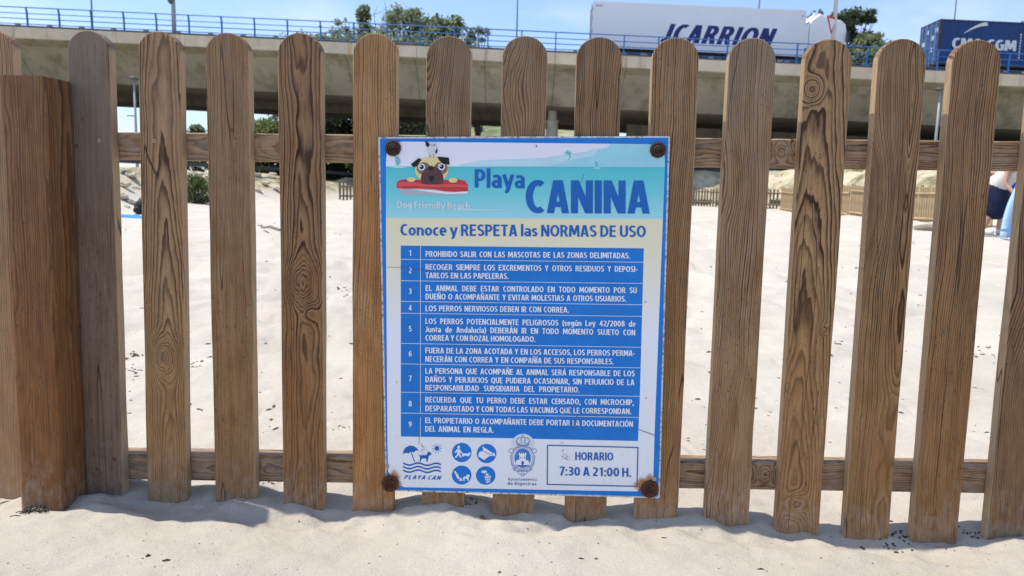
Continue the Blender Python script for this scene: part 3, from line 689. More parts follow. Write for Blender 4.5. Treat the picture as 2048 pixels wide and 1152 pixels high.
# writing
def text(Z, txt, x0, y0, x1, y1, cap, m, layer=5, hw=.083, just=True, shear=0, cen=False, cond=None, track=.075):
    W = x1 - x0; ws = [shape(q, hw, track, shear) for q in (txt.split(' ') if just else [txt])]; tot = sum(q[0] for q in ws); nG = len(ws) - 1
    c = W / (cap * (tot + nG * .27)) if nG else W / (cap * tot); x = x0
    if cond: c = min(c, cond)
    if cen: c = 1.0; x = (x0 + x1) / 2 - tot * cap / 2
    gap = (W - tot * cap * c) / nG if nG else 0
    mb = MB()
    for wd, polys in ws:
        for pl_, k in polys:
            V = []
            for (gx_, gy_) in pl_:
                X = x + gx_ * cap * c; base = y0 + (y1 - y0) * (X - x0) / max(1, W); sx, sz = Z(X, base - gy_ * cap); V.append((sx, -(layer * LAY + k * .000025), sz))
            mb.add(V, [tuple(range(len(V)))])
        x += wd * cap * c + gap
    return mb.build('lettering', m, sign, local=True)
T3 = [("PROHIBIDO SALIR CON LAS MASCOTAS DE LAS ZONAS DELIMITADAS.", 263, 96, 1440, 106), ("RECOGER SIEMPRE LOS EXCREMENTOS Y OTROS RESIDUOS Y DEPOSI-", 263, 171, 1484, 184),
      ("TARLOS EN LAS PAPELERAS.", 263, 220, 740, 224), ("EL ANIMAL DEBE ESTAR CONTROLADO EN TODO MOMENTO POR SU", 263, 293, 1479, 306),
      ("DUEÑO O ACOMPAÑANTE Y EVITAR MOLESTIAS A OTROS USUARIOS.", 263, 341, 1418, 355), ("LOS PERROS NERVIOSOS DEBEN IR CON CORREA.", 263, 409, 1088, 418),
      ("LOS PERROS POTENCIALMENTE PELIGROSOS (según Ley 42/2008 de", 262, 483, 1472, 499), ("Junta de Andalucía) DEBERÁN IR EN TODO MOMENTO SUJETO CON", 262, 530, 1470, 549),
      ("CORREA Y CON BOZAL HOMOLOGADO.", 262, 579, 895, 587), ("FUERA DE LA ZONA ACOTADA Y EN LOS ACCESOS, LOS PERROS PERMA-", 262, 652, 1469, 668),
      ("NECERÁN CON CORREA Y EN COMPAÑÍA DE SUS RESPONSABLES.", 262, 701, 1346, 716), ("LA PERSONA QUE ACOMPAÑE AL ANIMAL SERÁ RESPONSABLE DE LOS", 262, 769, 1467, 785),
      ("DAÑOS Y PERJUICIOS QUE PUDIERA OCASIONAR, SIN PERJUICIO DE LA", 262, 818, 1465, 836), ("RESPONSABILIDAD SUBSIDIARIA DEL PROPIETARIO.", 262, 866, 1148, 878),
      ("RECUERDA QUE TU PERRO DEBE ESTAR CENSADO, CON MICROCHIP,", 262, 935, 1462, 951), ("DESPARASITADO Y CON TODAS LAS VACUNAS QUE LE CORRESPONDAN.", 262, 985, 1447, 1003),
      ("EL PROPIETARIO O ACOMPAÑANTE DEBE PORTAR LA DOCUMENTACIÓN", 261, 1054, 1457, 1076), ("DEL ANIMAL EN REGLA.", 261, 1103, 655, 1110)]
for q in T3: text(Z3, *q, 33, I_white, cond=1.13)
for k_, y in enumerate((91, 191, 311, 407, 527, 670, 813, 958, 1077)): text(Z3, str(k_ + 1), 163, y, 186, y, 33, I_white, cen=True)
text(Z1, "Playa", 682, 393, 1021, 399, 125, I_title, 6, .088, False)
text(Z1, "CANINA", 1032, 567, 1871, 571, 225, I_title, 6, .098, False, track=.085)
text(Z1, "Conoce y RESPETA las NORMAS DE USO", 174, 720, 1848, 732, 79, I_title, 6)
text(Z1, "Dog Friendly Beach", 153, 531, 650, 541, 47, I_grey, 7)
text(Z2, "PLAYA CAN", 198, 402, 443, 407, 27, I_title, 6, .085, False, shear=.32, track=.2)
text(Z2, "Ayuntamiento", 907, 412, 1103, 415, 20, inkc('crest_ink', (.055, .10, .30)), 6, .055, False, track=.11)
text(Z2, "de Algeciras", 904, 442, 1102, 445, 21, MATS['crest_ink'], 6, .06, track=.11)
text(Z2, "HORARIO", 1367, 273, 1626, 276, 55, I_title, 6, .083, False)
text(Z2, "7:30 A 21:00 H.", 1258, 377, 1748, 387, 60, I_title, 6)
# timetable box
bx = [(1178, 172), (1795, 187), (1788, 452), (1176, 439), (1178, 172)]
flat('timetable_frame', strokep(Z2, bx, 8), inkc('frame_ink', (.045, .13, .33)), 4)
# umbrella, dog, sun and waves
lg = [zpoly(Z2, [(191, 232), (196, 205), (212, 185), (236, 174), (262, 176), (285, 190), (300, 212), (286, 207), (273, 212), (264, 222), (254, 215), (240, 217), (230, 228), (221, 224), (205, 226)])]
lg += strokep(Z2, [(246, 216), (270, 283)], 6)
lg += [zpoly(Z2, [(293, 226), (306, 240), (352, 238), (360, 222), (359, 212), (368, 216), (387, 226), (382, 238), (368, 244), (364, 262), (358, 284), (351, 284), (350, 262), (322, 262), (316, 270), (313, 284), (305, 283), (308, 262), (305, 246)])]
lg += [ell(Z2, 423, 193, 16, 16, 18)]
for q in range(10): a = 2 * PI * q / 10; lg += strokep(Z2, [(423 + 20 * cos(a), 193 + 20 * sin(a)), (423 + 33 * cos(a), 193 + 33 * sin(a))], 3)
for yb in (298, 322, 346):
    w_ = [(191 + 259 * q / 24, yb + 8 * sin(q / 24 * 2 * PI * 2.1 - .6) + q * .2) for q in range(25)]
    lg += [[Z2(a[0], a[1] - 5), Z2(b[0], b[1] - 5), Z2(b[0], b[1] + 6), Z2(a[0], a[1] + 6)] for a, b in zip(w_, w_[1:])]
flat('emblem_print', lg, I_title, 4)
flat('pictogram_disc', [ell(Z2, 593, 221, 67, 66)], I_blue, 4); flat('pictogram_disc', [ell(Z2, 762, 228, 67, 66)], I_blue, 4)
flat('pictogram_disc', [ell(Z2, 592, 375, 67, 65)], I_blue, 4); flat('pictogram_disc', [ell(Z2, 756, 378, 67, 63)], I_blue, 4)
pg = [ell(Z2, 572, 185, 9, 11, 12), zpoly(Z2, [(560, 198), (580, 198), (588, 212), (600, 225), (596, 231), (582, 220), (580, 232), (592, 252), (586, 258), (570, 238), (556, 256), (544, 255), (562, 232), (562, 212), (552, 224), (543, 220)]),
      zpoly(Z2, [(590, 238), (602, 226), (636, 228), (645, 219), (656, 227), (648, 236), (640, 250), (634, 244), (612, 242), (602, 252), (597, 243)]),
      zpoly(Z2, [(734, 178), (800, 222), (815, 224), (822, 246), (804, 244), (782, 244), (745, 272), (704, 246), (712, 218), (738, 208)]),
      zpoly(Z2, [(538, 350), (548, 344), (560, 362), (572, 380), (578, 398), (566, 402), (556, 384), (548, 366)]), zpoly(Z2, [(576, 402), (584, 392), (594, 400), (598, 414), (576, 414)]),
      zpoly(Z2, [(602, 390), (612, 384), (622, 386), (628, 370), (640, 372), (650, 382), (640, 390), (640, 412), (632, 414), (630, 400), (612, 400), (612, 414), (604, 414)]),
      zpoly(Z2, [(726, 348), (742, 342), (764, 346), (762, 358), (744, 362), (728, 358)]), zpoly(Z2, [(754, 370), (764, 362), (778, 370), (774, 378), (758, 378)]), zpoly(Z2, [(748, 384), (792, 378), (784, 424), (760, 428)])]
for a_, b_ in ((0, 3), (3, 4), (4, 7), (7, 10)): flat('pictogram_print', pg[a_:b_], I_white, 5)['kind'] = 'stuff'
flat('pictogram_print', strokep(Z2, [(733, 208), (792, 236)], 4) + strokep(Z2, [(800, 222), (804, 244)], 3) + strokep(Z2, [(760, 386), (764, 424)], 2.2) + strokep(Z2, [(772, 384), (773, 424)], 2.2) + strokep(Z2, [(782, 384), (780, 422)], 2.2) + strokep(Z2, [(751, 398), (789, 394)], 2.2) + strokep(Z2, [(755, 412), (786, 408)], 2.2), I_blue, 6)
# town crest on its white bulge
flat('crest_print', [ell(Z2, 1010, 165, 78, 72, 30)], inkc('crest_white_ink', (.68, .70, .76)), 4)
cI = MATS['crest_ink']; cL_ = inkc('crest_light_ink', (.20, .27, .50))
cr_ = ringp(Z2, 1010, 145, 48, 30, 4, 24) + ringp(Z2, 985, 140, 18, 22, 3, 16) + ringp(Z2, 1010, 136, 16, 24, 3, 16) + ringp(Z2, 1036, 140, 18, 22, 3, 16) + strokep(Z2, [(1008, 98), (1008, 118)], 3) + strokep(Z2, [(1000, 106), (1016, 106)], 3) + strokep(Z2, [(968, 166), (1010, 174), (1052, 168)], 8)
cr_ += ringp(Z2, 930, 210, 17, 17, 4, 16) + ringp(Z2, 1087, 210, 17, 17, 4, 16) + ringp(Z2, 1008, 262, 80, 92, 4) + ringp(Z2, 1008, 262, 70, 80, 3) + ringp(Z2, 1008, 352, 34, 24, 4, 18) + ringp(Z2, 1008, 372, 16, 12, 3, 12)
cr_ += strokep(Z2, [(946, 200), (968, 186), (1010, 180), (1052, 186), (1072, 200)], 5) + strokep(Z2, [(935, 330), (968, 352), (1008, 344), (1048, 352), (1078, 332)], 4) + strokep(Z2, [(925, 240), (932, 300), (960, 345)], 4) + strokep(Z2, [(1092, 240), (1084, 300), (1056, 345)], 4)
flat('crest_print', cr_, cL_, 5)
flat('crest_print', [ell(Z2, 1008, 258, 56, 66, 30)], inkc('shield_ink', (.06, .20, .52)), 5)
flat('crest_print', [zpoly(Z2, [(986, 306), (986, 240), (982, 240), (982, 222), (990, 222), (990, 230), (997, 230), (997, 222), (1004, 222), (1004, 230), (1011, 230), (1011, 222), (1018, 222), (1018, 230), (1025, 230), (1025, 222), (1033, 222), (1033, 240), (1029, 240), (1029, 306)]), zpoly(Z2, [(960, 306), (964, 274), (986, 270), (986, 306)]), zpoly(Z2, [(1029, 306), (1029, 270), (1050, 276), (1054, 306)])], I_white, 6)
flat('crest_print', [ell(Z2, 1008, 292, 9, 14, 14), ell(Z2, 996, 256, 4, 6, 8), ell(Z2, 1020, 256, 4, 6, 8)] + sum([strokep(Z2, [(958 + q * 10, yb + 3 * (-1) ** q) for q in range(11)], 3) for yb in (310, 320)], []), cI, 7)
# scratches and dirt
scr = strokep(Z3, [(40, 156), (120, 158), (200, 165), (300, 178)], 2) + strokep(Z2, [(1797, 64), (1850, 82), (1912, 105)], 4) + strokep(Z1, [(1425, 300), (1420, 325), (1403, 366)], 2.4) + strokep(Z2, [(298, 92), (303, 125), (300, 162)], 3)
scr += [ell(Z1, 1102, 110, 5, 7, 7), ell(Z3, 225, 943, 6, 7, 7), ell(Z3, 1530, 357, 4, 4, 6), ell(Z3, 1533, 910, 4, 4, 6), ell(Z3, 97, 818, 2, 6, 6)]
rr = random.Random(3)
for (x, y, n_, s_) in ((1290, 240, 16, 26), (1310, 270, 10, 20), (330, 205, 16, 22), (1355, 30, 12, 22), (1272, 160, 5, 14), (316, 175, 5, 8)):
    for q in range(n_):
        a, b = x + rr.gauss(0, s_ * .5), y + rr.gauss(0, s_ * .5); scr += strokep(Z2, [(a, b), (a + rr.gauss(0, 5), b + rr.gauss(0, 6))], rr.uniform(1.2, 3))
for (x, y) in ((1045, 960), (1100, 945), (1130, 1040), (1110, 1070)):
    for q in range(10): a, b = x + rr.gauss(0, 14), y + rr.gauss(0, 16); scr += strokep(Z3, [(a, b), (a + rr.gauss(0, 4), b + rr.gauss(0, 6))], rr.uniform(1.2, 3))
flat('scratch_marks', scr, inkc('grime', (.13, .11, .08)), 8)['kind'] = 'stuff'
# rust runs round the lower bolts and the corroded bottom edge
t = NT('rust_stain'); O = t.tc.outputs['Object']; a = t.noise(O, 150, 5, .7); b_ = t.noise(O, 40, 3, .6)
at_ = t.n.new('ShaderNodeAttribute'); at_.attribute_name = 'fade'
al = t.mul(t.sstep(t.add(t.mul(a, .7), t.mul(at_.outputs['Fac'], 1.2)), .50, 1.35), .92)
rustm = t.done(t.ramp(b_, [(.35, (.60, .30, .09)), (.5, (.45, .17, .04)), (.7, (.10, .04, .02))]), .85, None, .2); t.put(t.b.inputs['Alpha'], al)
def stain(Z, cx, cy, r, layer):
    n = 28; R = 6; V = [(*Z(cx, cy), 1)]; F = []
    ph = random.uniform(0, 6)
    for i in range(1, R + 1):
        for k in range(n):
            a = 2 * PI * k / n; q = i / R; rr_ = r * q * (1 + .18 * sin(a * 3 + ph) + .1 * sin(a * 7 + ph)); V.append((*Z(cx + rr_ * cos(a), cy + rr_ * sin(a)), 1 - q))
    for k in range(n): F.append((0, 1 + k, 1 + (k + 1) % n))
    for i in range(R - 1):
        for k in range(n): a = 1 + i * n; F.append((a + k, a + n + k, a + n + (k + 1) % n, a + (k + 1) % n))
    o = MB().add([(x, -layer * LAY, z) for x, z, _ in V], F).build('rust_stain', rustm, sign, local=True)
    at2 = o.data.attributes.new('fade', 'FLOAT', 'POINT'); at2.data.foreach_set('value', [q[2] * 1.15 for q in V])
stain(Z2, 122, 410, 84, 9); stain(Z2, 1850, 446, 98, 9); stain(Z1, 125, 128, 62, 9); stain(Z1, 1930, 137, 62, 9)
# rusty washers with bolts
t = NT('rusty_washer'); O = t.tc.outputs['Object']
cc = t.ramp(t.noise(O, 160, 5, .7), [(.3, (.022, .014, .012)), (.48, (.075, .032, .020)), (.62, (.17, .065, .028)), (.75, (.30, .13, .05))])
M_wash = t.done(cc, .85, t.bump(t.noise(O, 420, 4, .7), .0012, 1.), .25)
t = NT('dark_rusted_washer'); O = t.tc.outputs['Object']
cc = t.ramp(t.noise(O, 160, 5, .7), [(.3, (.018, .013, .012)), (.5, (.045, .026, .020)), (.66, (.10, .05, .03)), (.8, (.28, .26, .24))])
M_wash2 = t.done(cc, .8, t.bump(t.noise(O, 420, 4, .7), .001, 1.), .3)
def washer(Z, cx, cy, rz, m):
    x, z = Z(cx, cy); x2, _ = Z(cx + rz, cy); r = abs(x2 - x)
    prof = [(r, .0), (r * 1.0, .0022), (r * .93, .0032), (r * .72, .0036), (r * .66, .0026), (r * .58, .0027), (r * .55, .0048), (r * .44, .0062), (r * .40, .0048), (r * .30, .0046), (r * .27, .0075), (r * .14, .0085), (r * .08, .0066), (0.0001, .006)]
    n = 26; V = [(q * cos(2 * PI * k / n) * (1 + .02 * sin(k * 2.3 + cx)), -.002 - h * 1.1, q * sin(2 * PI * k / n) * (1 + .02 * sin(k * 2.3 + cx))) for q, h in prof for k in range(n)]
    F = [(i * n + k, i * n + (k + 1) % n, (i + 1) * n + (k + 1) % n, (i + 1) * n + k) for i in range(len(prof) - 1) for k in range(n)]
    o = MB().add(V, F).build('bolt', m, sign, True, local=True); o.location = (x, 0, z); o.data.set_sharp_from_angle(angle=math.radians(40)); return o
washer(Z1, 125, 124, 54, M_wash2)['label'] = 'dark rusted bolt'
washer(Z1, 1930, 136, 55, M_wash2)['label'] = 'dark rusted bolt'
washer(Z2, 105, 430, 58, M_wash)['label'] = 'crusty orange brown bolt'
washer(Z2, 1874, 468, 62, M_wash)['label'] = 'crusty orange brown bolt'
for (x, y) in ((85, 317), (1905, 398)):
    X, Zz = Z2(x, y); s_ = screw(sign, X, Zz, r=.0046, y=-.0034)

# ------------------------------------------------------------------ loose bits on the sand close by
M_bit = paint('dry_seaweed', (.045, .030, .022), .8, .4, 90); M_bit2 = paint('dry_twig', (.13, .085, .05), .85, .35, 60); M_shell = paint('shell', (.45, .42, .38), .6, .3, 120); M_peb = paint('pebble_stone', (.16, .13, .11), .8, .4, 80)
def chip(mb, p, L, W, H, rz=None):
    rz = random.uniform(0, PI) if rz is None else rz; c, s = cos(rz), sin(rz); n = 7; ring = []
    for k in range(n):
        a = 2 * PI * k / n; q = random.uniform(.75, 1.1); x, y = L * cos(a) * q, W * sin(a) * q; ring.append((p[0] + x * c - y * s, p[1] + x * s + y * c, p[2] + random.uniform(-.1, .35) * H))
    top = (p[0], p[1], p[2] + H * 1.0); bot = (p[0], p[1], p[2] - H * .5)
    mb.add(ring + [top, bot], [(k, (k + 1) % n, n) for k in range(n)] + [((k + 1) % n, k, n + 1) for k in range(n)])
def one(name, label, cat, px, py, L, W, H, m, rz=None, group=None):
    p = ong(px, py); e = MB(); random.seed(int(px * 7 + py)); chip(e, (0, 0, 0), L, W, H, rz); o = e.build(name, m); o.location = p
    return tag(o, label, cat, group)
one('bark_chip', 'dark bark chip lying on the open sand below the third picket', 'bark chip', 334, 1122, .010, .004, .0035, M_bit, .25)
one('bark_chip', 'small dark curled bark chip just left of the longer flat one', 'bark chip', 296, 1113, .0055, .004, .005, M_bit, .6)
one('bark_chip', 'brown crumbly lump on the sunlit sand under the middle of the sign', 'bark chip', 966, 1037, .011, .006, .007, M_bit2, -.6)
one('shell', 'small pale broken shell on the sand below the sign', 'shell', 1042, 1109, .007, .004, .005, M_shell, -1.0)
one('twig', 'thin curved twig end on the sand below the tenth picket', 'twig', 1330, 1077, .011, .0018, .002, M_bit2, -.4)
one('pebble', 'round dark pebble at the lower edge below the sign', 'pebble', 999, 1146, .004, .004, .004, M_peb)
one('pebble', 'small dark pebble beside a sliver of wood below the right side of the sign', 'pebble', 1192, 1119, .0042, .004, .004, M_peb)
one('wood_sliver', 'dark thin sliver of wood near a round pebble below the sign', 'wood sliver', 1161, 1118, .0085, .002, .003, M_bit, .25)
one('mussel_shell', 'dark mussel shell half in the fence shadow near the right pickets', 'shell', 1724, 1096, .007, .0045, .004, M_bit, -.8)
one('mussel_shell', 'dark oval shell on sunlit sand between two right hand pickets', 'shell', 1793, 1107, .0055, .004, .004, M_bit, -.5)
one('twig', 'tiny forked dark twig on sunlit sand at the lower right', 'twig', 1521, 1139, .010, .002, .003, M_bit, .1)
one('twig', 'thin dark stick half buried by the left edge beside the thick post', 'twig', 10, 1006, .012, .0022, .002, M_bit2, .8)
# pile of twigs at the foot of the post
mb = MB(); c0 = ong(62, 1026); random.seed(5)
for i in range(34):
    x = c0[0] + random.gauss(0, .015); y = c0[1] + random.gauss(0, .006); z = gz(x, y) + random.uniform(.001, .006); a = random.uniform(0, PI); L = random.uniform(.005, .013)
    mb.tube([(x - L * cos(a), y - L * sin(a) * .6, z), (x, y, z + random.uniform(0, .004)), (x + L * cos(a), y + L * sin(a) * .6, z - .001)], .0011, 5)
tag(mb.build('twig_pile', M_bit), 'little heap of broken dark twigs at the foot of the thick post', 'twigs', kind='stuff')
mb = MB(); random.seed(15)
for i in range(30):
    p = ong(random.gauss(1795, 26), random.gauss(1078, 12)); chip(mb, p, random.uniform(.002, .006), random.uniform(.0015, .003), .003)
for i in range(14):
    p = ong(random.gauss(1945, 16), random.gauss(1068, 6)); chip(mb, p, random.uniform(.002, .006), random.uniform(.0012, .003), .003)
for i in range(16):
    p = ong(random.gauss(930, 14), random.gauss(1004, 6)); chip(mb, p, random.uniform(.002, .004), random.uniform(.0012, .003), .003)
tag(mb.build('dark_litter', M_bit), 'dark dried plant scraps gathered between the pickets at the right', 'plant scraps', kind='stuff')
mb = MB(); random.seed(21)
for i in range(260):
    px, py = random.uniform(-20, 2068), random.uniform(1030, 1180); p = ong(px, py); s_ = random.choice([.0007, .0009, .0012, .0012, .002]); chip(mb, p, s_ * 1.3, s_, s_)
tag(mb.build('beach_grit', M_peb), 'tiny dark grit specks scattered over the near sand', 'grit', kind='stuff')
mb = MB(); random.seed(23)
for i in range(700):
    py = 400 + 500 * random.random() ** 1.3; px = random.uniform(150, 2048); p = ong(px, py); s_ = random.choice([.004, .006, .008, .014]) * (p[1] / 6) ** .45
    if beachdist(p[:1], p[1:2])[0] > 0: continue
    chip(mb, p, s_ * 1.5, s_ * .7, s_ * .5)
for (cx_, cy_, sx, sy, n_) in ((273, 745, 12, 7, 16), (270, 712, 10, 3, 6), (390, 730, 6, 4, 8), (690, 585, 10, 6, 12), (1960, 710, 24, 8, 26), (1850, 616, 5, 2, 4), (690, 855, 10, 3, 8), (545, 965, 12, 3, 10), (1680, 690, 5, 2, 5), (520, 455, 3, 3, 3)):
    for q in range(n_): p = ong(random.gauss(cx_, sx), random.gauss(cy_, sy)); chip(mb, p, random.uniform(.004, .012) * p[1] / 3, random.uniform(.002, .005) * p[1] / 3, .004 * p[1] / 3)
tag(mb.build('seaweed_scraps', M_bit2), 'brown dried seaweed scraps strewn over the beach behind the fence', 'seaweed', kind='stuff')
pa, pb_ = ong(524, 460), ong(558, 464); mb = MB(); mb.tube([pa + [0, 0, .03], (pa + pb_) / 2 + [0, 0, .06], pb_ + [0, 0, .03], pb_ + [.3, -.1, .02]], [.012, .022, .022, .012], 6)
tag(mb.build('driftwood_stick', paint('driftwood', (.20, .16, .12), .8)), 'long grey driftwood stick on the beach seen between the fourth and fifth picket', 'driftwood')

# ------------------------------------------------------------------ bank, rocks, plants
M_rock = paint('sandstone', (.52, .45, .34), .9, .35, 3, .2, .02)
def rock(px, py, s, label):
    p = ong(px, py); mb = MB(); random.seed(int(px + py)); mb.ball((0, 0, 0), (s, s * .8, s * .42), 9, 7, .2); o = mb.build('rock', M_rock); o.location = (p[0], p[1], p[2] + s * .15); o.rotation_euler.z = random.uniform(0, 3)
    return tag(o, label, 'rock', 'sandstone rocks on the bank seen at the left')
RK = [[(244, 345, .40), (262, 352, .32), (250, 372, .34), (268, 380, .40), (243, 396, .36), (260, 405, .28), (252, 418, .25)], [(380, 340, .5), (398, 350, .36)], [(515, 352, .45), (545, 350, .40), (530, 368, .42), (552, 378, .36), (514, 382, .34)]]
GAP = ['left of the third picket above the blue towel', 'above the green broom bush', 'between the fourth and fifth picket']
NTH = ['topmost', 'second from the top', 'third from the top', 'fourth from the top', 'fifth from the top', 'sixth from the top', 'lowest']
for gi, L_ in enumerate(RK):
    for i, (px, py, s) in enumerate(L_): rock(px, py, s * .62, '%s sandstone rock %s' % (NTH[i].replace(' from the top', '') if i < len(L_) - 1 else 'lowest', GAP[gi]))
def leafm(name, c1, c2): 
    t = NT(name); g = t.n.new('ShaderNodeNewGeometry')
    col = t.ramp(g.outputs['Random Per Island'], [(0, c1), (1, c2)])
    m = t.done(col, .6, None, .25)
    tr = t.n.new('ShaderNodeBsdfTranslucent'); t.l.new(col, tr.inputs[0]); mxs = t.n.new('ShaderNodeMixShader'); mxs.inputs[0].default_value = .42
    t.l.new(t.b.outputs[0], mxs.inputs[1]); t.l.new(tr.outputs[0], mxs.inputs[2]); t.l.new(mxs.outputs[0], t.n['Material Output'].inputs[0]); return m
L_dark = leafm('dark_leaves', (.045, .065, .03), (.12, .15, .07)); L_mid = leafm('green_leaves', (.14, .17, .085), (.34, .38, .20)); L_eu = leafm('eucalyptus_leaves', (.20, .24, .15), (.46, .50, .34)); L_pine = leafm('pine_needles', (.045, .07, .035), (.13, .165, .08)); L_grass = leafm('grass_blades', (.10, .15, .035), (.30, .32, .12))  # tree greens paled, distant haze put into the leaf colours
M_bark = paint('bark', (.13, .10, .075), .9, .35, 3)
def foliage(clumps, leaf, n, rng, stretch=1.8, up=0):
    V = []; F = []
    C = np.array([c[:3] for c in clumps]); Rr = np.array([c[3] for c in clumps]); wts = Rr ** 2 / (Rr ** 2).sum()
    idx = rng.choice(len(clumps), n, p=wts)
    dr = rng.normal(size=(n, 3)); dr /= np.linalg.norm(dr, axis=1)[:, None]
    P = C[idx] + dr * (Rr[idx] * np.minimum(1.45, np.abs(rng.normal(0, .85, n))))[:, None] * np.array([1, 1, .8])
    a = rng.normal(size=(n, 3)); a[:, 2] += up; a /= np.linalg.norm(a, axis=1)[:, None]; b = np.cross(a, rng.normal(size=(n, 3))); b /= np.linalg.norm(b, axis=1)[:, None]
    s = leaf * rng.uniform(.6, 1.3, n)[:, None]
    v = np.stack([P - a * s * stretch, P + b * s, P + a * s * stretch, P - b * s], 1).reshape(-1, 3)
    f = np.arange(4 * n).reshape(-1, 4)
    return v, f
def np_obj(name, v, f, m, parent):
    o = wloc(parent) if parent else Vector((0, 0, 0)); me = bpy.data.meshes.new(name)
    v = v - np.array(o); me.vertices.add(len(v)); me.vertices.foreach_set('co', v.ravel()); me.loops.add(f.size); me.loops.foreach_set('vertex_index', f.ravel().astype(np.int32))
    me.polygons.add(len(f)); me.polygons.foreach_set('loop_start', np.arange(0, f.size, 4, dtype=np.int32)); me.update(calc_edges=True); me.materials.append(m)
    return link(bpy.data.objects.new(name, me), parent)
def tree(px, ptop, Y, wpx, label, leafmat, n=5000, leaf=.16, cl=34, seed=1, shape='round', dens=1., base=None, group='trees beyond the bridge', name='tree', bare=False):
    cl = int(cl * 2.6); n = int(n * 1.9); leaf *= .62
    rng = np.random.default_rng(seed); p = at(px, ptop, Y); gzv = gz(p[0], Y); H = p[2] - gzv; W = wpx * 1.25 / FPX * Y
    root = empty(name, (p[0], Y, gzv)); tag(root, label, 'tree', group)
    b = H * (base if base is not None else .35)
    trunk = MB(); top = Vector((p[0], Y, gzv + H * .86)); b0 = Vector((p[0] + rng.uniform(-.5, .5), Y, gzv - .3))
    mid = (b0 + top) / 2 + Vector((rng.uniform(-.4, .4), 0, 0)); trunk.tube([b0, mid, top], [H * .022, H * .015, H * .004], 8)
    cs = []
    for i in range(cl):
        u = rng.uniform(0, 1); hgt = b + (H - b) * u
        if shape == 'round': wd = math.sin(PI * min(1, .12 + u * .86)) ** .7
        elif shape == 'cone': wd = 1 - u * .93
        elif shape == 'flat': wd = .35 + .65 * u
        else: wd = .55 + .45 * math.sin(PI * u)
        a = rng.uniform(0, 2 * PI); q = W / 2 * wd * rng.uniform(.15, 1) ** .55
        r = W * rng.uniform(.05, .13) * dens
        c = Vector((p[0] + q * cos(a), Y + q * sin(a), gzv + min(hgt, H - r * 1.35)))
        cs.append((c.x, c.y, c.z, r))
        st = b0.lerp(top, max(.2, min(.95, (hgt / H) * .8))); trunk.tube([st, (st + c) / 2 + Vector((0, 0, -.15)), c], [H * .006, H * .004, .02], 5, False)
    if bare:
        for i in range(160):
            c = cs[i % cl]; d = rng.normal(size=3); d[2] = abs(d[2]); e_ = Vector(c[:3]); trunk.tube([e_, e_ + Vector(d) * .5, e_ + Vector(d) * .9 + Vector((0, 0, .3))], [.03, .02, .01], 4, False)
    trunk.build('trunk', M_bark, root, True)
    v, f = foliage(cs, leaf, n, rng); np_obj('crown', v, f, leafmat, root)
    return root
# beyond the bridge, left of the middle
TY = 84
tree(606, 60, TY, 120, 'low loose olive green tree at the left end of the row beyond the bridge', L_eu, 4200, .2, 26, 1, 'round')
tree(648, 66, TY + 2, 110, 'short spreading grey green tree second from the left above the bridge deck', L_eu, 4200, .2, 26, 2, 'round')
tree(692, 22, TY, 84, 'gangly tree with two thin leafy spires above the bridge railing', L_eu, 4000, .18, 24, 3, 'tall')
tree(728, 8, TY + 1, 62, 'tallest narrow leafy tree just left of the bare one', L_mid, 3600, .18, 24, 4, 'cone')
tree(765, 12, TY + 4, 80, 'nearly bare grey twiggy tree among the green ones', L_eu, 300, .12, 26, 5, 'tall', bare=True)
tree(808, 8, TY, 84, 'slim upright green tree just right of the bare one', L_eu, 4600, .18, 30, 6, 'tall')
tree(858, 16, TY, 90, 'dense dark tree with a ragged top above the seventh picket', L_mid, 6500, .18, 34, 7, 'tall')
tree(905, 34, TY, 84, 'dark green tree with cypress points at the right of the row', L_mid, 6000, .18, 30, 8, 'tall')
tree(905, 30, TY + 3, 14, 'thin dark cypress point rising between the crowns', L_dark, 1600, .14, 16, 18, 'cone')
tree(874, 20, TY + 3, 14, 'thin dark cypress point behind the dense ragged tree', L_dark, 1600, .14, 16, 19, 'cone')
tree(957, 52, TY, 48, 'small separate light green tree at the right end of the row', L_eu, 2800, .16, 20, 9, 'tall')
tree(772, 58, TY - 2, 300, 'broad low thicket filling the foot of the tree row beyond the railing', L_mid, 11000, .2, 60, 10, 'tall', .9)
# pines behind the lorry cab
tree(1662, 26, TY - 4, 90, 'dark pine with ragged top directly behind the white lorry cab', L_pine, 7000, .2, 34, 11, 'flat', base=.45)
tree(1710, 22, TY - 4, 72, 'dark pine with an upright tuft right of the lorry cab', L_pine, 5600, .2, 28, 12, 'flat', base=.4)
tree(1742, 62, TY - 8, 90, 'lighter broadleaf tree in front of the dark pines', L_mid, 5200, .18, 28, 13, 'round')
tree(1782, 82, TY - 6, 80, 'lowest feathery grey green tree between the pines and the blue container', L_eu, 3600, .18, 26, 14, 'round')
tree(2050, 40, TY - 6, 50, 'tree top at the right edge above the blue container', L_mid, 3000, .18, 22, 15, 'round')
